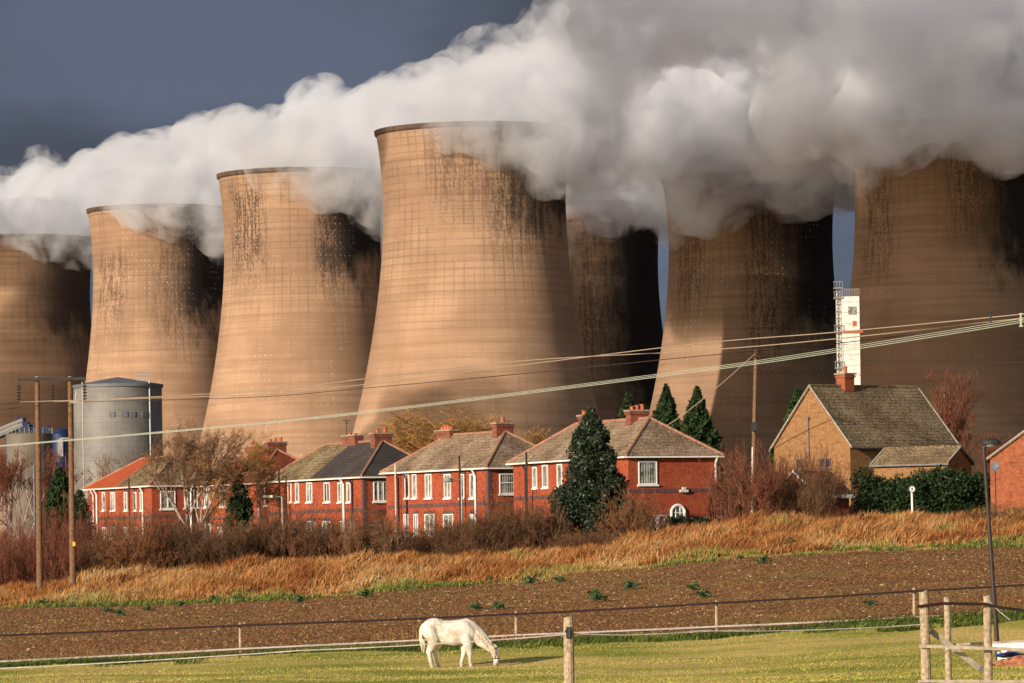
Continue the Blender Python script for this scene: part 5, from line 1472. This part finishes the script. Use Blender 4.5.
# near fence with the big post
fpost('big weathered post in the foreground beside the grazing white horse', 569.5, 617.5, 690, 88, .105, group=None, ins=False)
o = [c for c in bpy.data.objects if c.name.startswith('fence_post')][-1]
near = [c for c in bpy.data.objects if c.type == 'EMPTY' and c.get('label', '').startswith('big weathered')][0]
b = MB(); p = P(570, 632.5, 88); lz = p.z-near.location.z
b.box((0, -.13, lz), (.10, .07, .22)); b.tube((-.07, -.15, lz+.04), (.09, -.15, lz-.03), .035); b.tube((0.02, -.18, lz-.1), (0.02, -.18, lz+.08), .03); b.build('insulator', M['black'], near)
tape('fence_tape', 'whitish tape running left from the big foreground post, in front of the horse', [(-80, 672, 90), (300, 650.5, 88.6), (566, 634.5, 87.9)], .02, 'tape_white', .03, .5)
tape('fence_tape', 'whitish tape running right from the big foreground post to the rail fence', [(573, 633.5, 87.9), (700, 630.8, 89), (927, 624, 91)], .022, 'tape_white', .05, .5)
# rail fence at the right
def rail_fence():
    D = 91; k = F/D
    o = empty('rail_fence', (P(950, 690, D).x, D, ground(P(950, 690, D).x, D))); tag(o, 'wooden rail fence with three stout posts, pale rails and a diagonal brace', 'fence')
    O = o.location
    def L(px, py, dy=0): p = P(px, py, D+dy); return Vector((p.x-O.x, dy, p.z-O.z))
    for (px, py, px2, r, dy) in ((923.5, 592, 927, .098, 0), (947, 597.5, 949, .068, 1.2), (987.2, 596, 988.5, .082, .1)):
        b = MB(); R = random.Random(int(px)); a = L(px2, 690, dy); a.z = -.35; t = L(px, py, dy)
        pts = [a.lerp(t, i/6)+Vector((R.uniform(-.005, .005), 0, 0)) for i in range(7)]; pts.append(t+Vector((0, 0, .01)))
        b.path(pts, [r*1.05]*3+[r]*4+[r*.8], 12); b.build('post', M['wood'], o)
    def rail(p, q, h, d, m='wood_pale'):
        b = MB(); p, q = Vector(p), Vector(q); n_ = 8; R = random.Random(int(p.z*100))
        dd = (q-p).normalized(); up = Vector((0, 1, 0)).cross(dd)*-1
        ring = []
        for i in range(n_+1):
            c = p.lerp(q, i/n_)+Vector((0, 0, R.uniform(-.008, .008))); hh = h*R.uniform(.9, 1.08)
            k0 = len(b.v)
            b.v += [tuple(c+up*hh/2+Vector((0, -d/2, 0))), tuple(c-up*hh/2+Vector((0, -d/2, 0))), tuple(c-up*hh/2+Vector((0, d/2, 0))), tuple(c+up*hh/2+Vector((0, d/2, 0)))]
            if i:
                for j in range(4):
                    w = (j+1) % 4; b.f.append((k0-4+j, k0-4+w, k0+w, k0+j)); b.m.append(0)
        b.f.append((3, 2, 1, 0)); b.m.append(0); b.f.append((k0, k0+1, k0+2, k0+3)); b.m.append(0)
        return b.build('rail', M[m], o)
    rail(L(919, 646, -.14), L(1045, 650.5, -.14), .062, .045)
    rail(L(946, 645, 1.3), L(1030, 641, 1.4), .05, .04)
    rail(L(918, 681, -.14), L(1045, 681.5, -.14), .055, .045)
    b = MB(); p, q = L(931, 631, .2), L(979, 668, .5); b.path([p, q], .052*1.6, 4); b.build('brace', M['wood_pale'], o)
    b = MB(); b.box(L(980.5, 668.5, .5), (.12, .1, .09)); b.build('brace_end', M['lead'], o)
    b = MB(); b.path([L(918, 606.5, -.12), L(943, 603.5, -.1), L(985, 604, -.1), L(1000, 607.5, -.12), L(1045, 613, -.15)], .032, 6); b.build('top_strap', M['tape_dark'], o)
    b = MB(); b.path([L(988, 600, -.1), L(1000, 612, -.1), L(1010, 620, -.1)], .012, 5); b.build('loose_cord', M['tape_white'], o)
M['wood_pale'] = plain('pale_rail', (.40, .33, .26), .85, .3, 9)
rail_fence()
# white trough table, blue sheet and earth heap behind the rails
def trough():
    D = 128; c = P(1016, 655, D); gz = ground(c.x, D)
    o = empty('trough_stand', (c.x, D, gz)); tag(o, 'white topped stand on white legs behind the rail fence at the lower right corner', 'stand')
    def L(px, py, dy=0): p = P(px, py, D+dy); return Vector((p.x-o.location.x, dy, p.z-gz))
    z1 = L(1010, 642).z; z0 = L(1010, 649).z; x0 = L(993, 645).x; x1 = L(1060, 645).x
    b = MB(); b.box(((x0+x1)/2, .5, (z0+z1)/2), (x1-x0, 1.1, z1-z0)); b.build('top', M['white'], o)
    for x, y in ((L(1004, 660).x, .0), (L(1004, 660).x, 1.0), (x1-.2, 0), (x1-.2, 1.0)):
        b = MB(); b.box((x, y, z0/2-.1), (.15, .12, z0+.2)); b.build('leg', M['white'], o)
    b = MB(); n_ = 12; R = random.Random(2)
    p = P(1018, 659, D-.6); g2 = ground(p.x, D-.6)
    for i in range(n_):
        for j in range(6):
            b.v.append((i*.15-.9+R.uniform(-.02, .02), j*.12, max(.12, .30+.08*math.sin(i*.5)*math.cos(j*.5)+R.uniform(-.04, .04))))
    for i in range(n_-1):
        for j in range(5): q = i*6+j; b.f.append((q, q+6, q+7, q+1)); b.m.append(0)
    s = b.build('blue_tarpaulin', M['tarp'], None, (p.x+.25, D-.9, g2)); tag(s, 'crumpled blue plastic sheet lying on the earth heap under the white stand', 'plastic sheet')
    md = s.modifiers.new('t', 'SOLIDIFY'); md.thickness = .015
    b = MB(); n_ = 22
    for i in range(n_):
        for j in range(12):
            u, v = i/(n_-1)*2-1, j/11*2-1
            b.v.append((u*1.3, v*.7, max(-.05, .30*(1-u*u)*(1-v*v)+R.uniform(-.04, .04))))
    for i in range(n_-1):
        for j in range(11): q = i*12+j; b.f.append((q, q+12, q+13, q+1)); b.m.append(0)
    e = b.build('earth_heap', M['earth'], None, (p.x+.35, D-.9, g2-.02)); tag(e, 'small heap of orange brown earth under the white stand at the lower right corner', 'earth heap')
M['tarp'] = plain('blue_sheet', (.03, .07, .38), .35, .3, 6)
M['earth'] = plain('orange_earth', (.42, .16, .08), .95, .4, 8)
trough()
# old grey board fence behind the bushes
def board_fence(u0, u1, v0, v1, D, lab):
    a, c = P(u0, v0, D), P(u1, v1, D); g0 = ground((a.x+c.x)/2, D)
    o = empty('board_fence', ((a.x+c.x)/2, D, g0)); tag(o, lab, 'fence')
    b = MB(); n_ = int((c.x-a.x)/.14); R = random.Random(int(u0))
    for i in range(n_):
        t = (i+.5)/n_; x = a.x+(c.x-a.x)*t; zt = a.z+(c.z-a.z)*t; gz = ground(x, D)-.2
        b.box((x-o.location.x, R.uniform(-.01, .01), (zt+gz)/2-g0), (.125, .02, zt-gz+R.uniform(-.03, .03)))
    b.build('boards', M['wood'], o)
    b = MB(); b.box((0, .04, a.z-g0-.25), (c.x-a.x, .05, .08)); b.build('rail', M['wood'], o)
board_fence(588, 614, 532, 531, 246.5, 'grey wooden board fence at the foot of the big dark evergreen tree')
board_fence(664, 690, 526, 526.5, 247.5, 'grey wooden board fence below the arched doorway')
board_fence(300, 322, 544, 543, 253, 'pale wooden fence panel glimpsed through the hedge below the slate roofed house')

# ------------------------------------------------------------------ white horse
def horse():
    D = 145; c = P(450, 667, D)
    gz = ground(c.x, D)
    o = empty('horse', (c.x, D, gz)); tag(o, 'white horse in a dark head collar grazing with its head down, facing right', 'horse')
    V = []; Fc = []
    def ball(p, r, sy=1.0):
        nu, nv = 12, 8; k = len(V); x, y, z = p
        V.append((x, y, z+r))
        for i in range(1, nv):
            th = math.pi*i/nv
            for j in range(nu):
                ph = 2*math.pi*j/nu; V.append((x+r*math.sin(th)*math.cos(ph), y+r*sy*math.sin(th)*math.sin(ph), z+r*math.cos(th)))
        V.append((x, y, z-r)); e = len(V)-1
        for j in range(nu): Fc.append((k, k+1+j, k+1+(j+1) % nu)); Fc.append((e-nu+j, e, e-nu+(j+1) % nu))
        for i in range(nv-2):
            for j in range(nu):
                a = k+1+i*nu+j; b_ = k+1+i*nu+(j+1) % nu; Fc.append((a, a+nu, b_+nu, b_))
    def chain(pts, sy=1.0):
        for (a, b_) in zip(pts[:-1], pts[1:]):
            L = math.dist(a[:3], b_[:3]); n_ = max(2, int(L/.03))
            for i in range(n_+1):
                t = i/n_; ball([a[q]+(b_[q]-a[q])*t for q in range(3)], a[3]+(b_[3]-a[3])*t, sy)
    chain([(-.52, 0, 1.23, .38), (-.2, 0, 1.13, .40), (.15, 0, 1.11, .42), (.45, 0, 1.15, .40), (.6, 0, 1.12, .33)], .8)   # barrel
    chain([(-.45, 0, 1.3, .31), (-.6, 0, 1.22, .33)], .85)                                                              # croup
    chain([(.35, 0, 1.35, .2), (.55, 0, 1.42, .16), (.72, 0, 1.3, .2)], .6)                                             # withers
    chain([(.6, 0, 1.2, .34), (.86, 0, 1.03, .29), (1.1, 0, .83, .225), (1.33, 0, .62, .16)], .6)                        # neck
    chain([(1.40, 0, .57, .15), (1.48, 0, .45, .14), (1.50, 0, .3, .105), (1.48, 0, .14, .08), (1.47, 0, .085, .078)], .75)  # head
    for s in (-1, 1):
        y = .15*s
        if s < 0: # near side legs (camera side)
            chain([(.52, y*.9, 1.0, .2), (.58, y, .8, .17), (.62, y, .62, .12), (.645, y, .44, .092), (.655, y, .4, .078), (.655, y, .16, .06), (.67, y, .1, .07), (.69, y, .05, .065)])
            chain([(-.6, y*.9, 1.15, .27), (-.5, y, .92, .2), (-.56, y, .72, .155), (-.66, y, .54, .108), (-.66, y, .47, .09), (-.61, y, .17, .065), (-.6, y, .1, .06), (-.57, y, .05, .068)])
        else:
            chain([(.50, y*.9, 1.0, .2), (.5, y, .8, .17), (.48, y, .62, .12), (.46, y, .44, .092), (.44, y, .4, .078), (.37, y, .16, .06), (.37, y, .1, .07), (.38, y, .05, .065)])
            chain([(-.5, y*.9, 1.15, .27), (-.36, y, .92, .2), (-.42, y, .72, .155), (-.5, y, .54, .108), (-.49, y, .47, .09), (-.43, y, .17, .065), (-.41, y, .1, .06), (-.38, y, .05, .068)])
        chain([(1.36, .07*s, .70, .035), (1.33, .09*s, .78, .03), (1.33, .095*s, .83, .012)])                              # ears
    me = bpy.data.meshes.new('b'); me.from_pydata(V, [], Fc)
    tmp = bpy.data.objects.new('b', me); COL.objects.link(tmp)
    m = tmp.modifiers.new('r', 'REMESH'); m.mode = 'VOXEL'; m.voxel_size = .02
    m = tmp.modifiers.new('s', 'SMOOTH'); m.iterations = 6
    ev = bpy.data.meshes.new_from_object(tmp.evaluated_get(bpy.context.evaluated_depsgraph_get())); bpy.data.objects.remove(tmp)
    ev.name = 'body'
    t = NT('white_coat'); cc = t.coord(); n1 = t.noise(cc, 3, 4, .6); sp = t.n('ShaderNodeSeparateXYZ'); t.set(sp.inputs[0], cc)
    col = t.mix(t.smooth(n1, .42, .62), (.72, .68, .61), (.50, .43, .34))
    col = t.mix(t.smooth(t.noise(cc, 8, 3, .6), .58, .7, 0, .35), col, (.45, .38, .3))
    sx = sp.outputs[0]; sz = sp.outputs[2]
    col = t.mix(t.math('MULTIPLY', t.smooth(sx, 1.38, 1.44), t.smooth(sz, .08, .2, .75, 0)), col, (.20, .17, .16))
    col = t.mix(t.math('MULTIPLY', t.smooth(sx, 1.0, 1.2, 1, 0), t.smooth(t.math('ADD', sz, t.math('MULTIPLY', n1, .3)), .2, .6, .5, 0)), col, (.33, .25, .17))
    col = t.mix(t.smooth(t.noise(t.mapping(cc, (3, 3, 1.2)), 2.2, 5, .7), .5, .68, 0, .55), col, (.50, .42, .33))
    coat = t.done(col, .75, t.bump(t.noise(cc, 30, 3, .7), .3, .02), spec=.2)
    link_mesh('body', ev, coat, o, smooth=True)
    # mane lying down the near side of the neck
    R = random.Random(8); b = MB()
    crest = [(.62, 1.50), (.85, 1.30), (1.08, 1.06), (1.28, .80), (1.40, .70)]
    for i in range(230):
        q = R.random()*(len(crest)-1.001); k = int(q); f = q-k
        x = crest[k][0]*(1-f)+crest[k+1][0]*f; z = crest[k][1]*(1-f)+crest[k+1][1]*f
        ln = R.uniform(.16, .3); 
        b.path([(x, -.03+R.uniform(-.02, .03), z-.03), (x+.02, -.13-R.uniform(0, .03), z-.08), (x+R.uniform(.02, .1), -.15-R.uniform(0, .04), z-.08-ln)], [.012, .012, .004], 4)
    for i in range(30):
        x = R.uniform(1.38, 1.46); b.path([(x, R.uniform(-.05, .05), .72), (x+.1, R.uniform(-.06, .06), .62), (x+.13, R.uniform(-.06, .06), .48)], [.012, .012, .004], 4)
    b.build('mane', M['mane'], o)
    b = MB()
    for i in range(120):
        y = R.uniform(-.05, .05); a = R.uniform(-.03, .03)
        b.path([(-.84+a, y, 1.42), (-.93+a, y*1.3, 1.25), (-.93+a*1.5, y*1.8, .95), (-.84+a*2, y*2.2, .62+R.uniform(-.12, .2))], [.015, .02, .018, .005], 4)
    b.build('tail', M['mane'], o)
    # head collar
    def ring(cx, cz, rx, ry, tilt, r=.014):
        pts = []
        for i in range(17):
            a = 2*math.pi*i/16; p = Vector((rx*math.cos(a), ry*math.sin(a), 0)); p = Matrix.Rotation(tilt, 3, 'Y') @ p; pts.append((cx+p.x, p.y, cz+p.z))
        return pts
    b = MB(); b.path(ring(1.495, .27, .112, .085, -.1), .016, 5); b.path(ring(1.42, .56, .175, .12, -.55), .014, 5)
    for s in (-1, 1): b.path([(1.46, .085*s, .27), (1.44, .112*s, .4), (1.40, .118*s, .55)], .014, 5)
    b.build('head_collar', M['collar'], o)
    for s in (-1, 1):
        b = MB(); b.lathe([(.001, .022), (.018, .014), (.022, 0), (.018, -.014), (.001, -.022)], 10, (1.475, .1*s, .46)); b.build('eye', M['black'], o, smooth=True)
    for (x, y) in ((.70, -.15), (-.56, -.15), (.39, .15), (-.37, .15)):
        b = MB(); b.lathe([(.078, 0), (.062, .075), (.02, .08)], 12, (x, y, .0)); b.build('hoof', M['hoof'], o)
    return o
M['mane'] = plain('cream_hair', (.66, .58, .44), .8, .2, 8)
M['collar'] = plain('dark_strap', (.05, .045, .06), .6, .2, 8)
M['hoof'] = plain('pale_hoof', (.35, .3, .24), .7, .3, 10)
horse()

# ------------------------------------------------------------------ sun, sky, camera
AZ, EL = math.radians(SUN_AZ), math.radians(SUN_EL)        # azimuth measured left of straight behind the camera
sd = Vector((-math.sin(AZ)*math.cos(EL), -math.cos(AZ)*math.cos(EL), math.sin(EL)))
ld = bpy.data.lights.new('sun', 'SUN'); ld.energy = SUN_E; ld.angle = math.radians(.5); ld.color = (1, .85, .68)
lo = bpy.data.objects.new('sun', ld); COL.objects.link(lo); lo.rotation_euler = sd.to_track_quat('Z', 'Y').to_euler(); lo.location = (-300, -300, 200)
w = bpy.data.worlds.new('World'); SC.world = w; w.use_nodes = True; wt = w.node_tree; wt.nodes.clear()
class WT(NT):
    def __init__(s): s.t = wt
q = WT()
wo = q.n('ShaderNodeOutputWorld'); bg = q.n('ShaderNodeBackground'); sky = q.n('ShaderNodeTexSky')
sky.sky_type = 'NISHITA'; sky.sun_disc = False; sky.sun_elevation = EL
# Nishita: rotation 0 puts the sun on +Y, growing clockwise
sky.sun_rotation = math.atan2(sd.x, sd.y) % (2*math.pi)
tc = q.n('ShaderNodeTexCoord'); sp = q.n('ShaderNodeSeparateXYZ'); q.set(sp.inputs[0], tc.outputs['Generated'])
# a bank of storm cloud stands behind the towers: dark slate, a little paler near the horizon
nz = q.noise(q.mapping(tc.outputs['Generated'], (1, 1, 2.2)), 7, 4, .55)
el = q.smooth(sp.outputs[2], 0.0, .13)
cl = q.mix(el, STORM_LOW, STORM_HIGH)
cl = q.mix(q.smooth(nz, .4, .62, 0, .6), cl, tuple(v*1.35 for v in STORM_LOW))
f = q.smooth(q.math('ADD', sp.outputs[1], q.math('MULTIPLY', q.math('SUBTRACT', nz, .5), .3)), -.35, .35)
q.set(bg.inputs[0], q.mix(f, sky.outputs[0], cl)); bg.inputs[1].default_value = SKY_S
wt.links.new(bg.outputs[0], wo.inputs[0])

cd = bpy.data.cameras.new('camera'); cam = bpy.data.objects.new('camera', cd); COL.objects.link(cam); SC.camera = cam
cd.sensor_width = 36; cd.lens = F/1024*36; cd.clip_start = 1; cd.clip_end = 30000
cam.matrix_world = Matrix.Rotation(math.pi/2, 4, 'X') @ Matrix.Rotation(-ROLL, 4, 'Z')
yc = HOR-341.5
cd.shift_x = -(yc*SR)/1024; cd.shift_y = (yc*CR)/1024
SC.view_settings.view_transform = 'Standard'; SC.view_settings.look = 'None'; SC.view_settings.exposure = EXPO; SC.view_settings.gamma = 1
SC.render.resolution_x, SC.render.resolution_y = 1024, 683
cy_ = SC.cycles
cy_.use_denoising = True; cy_.volume_bounces = VB; cy_.max_bounces = 8; cy_.diffuse_bounces = 3; cy_.volume_max_steps = 256
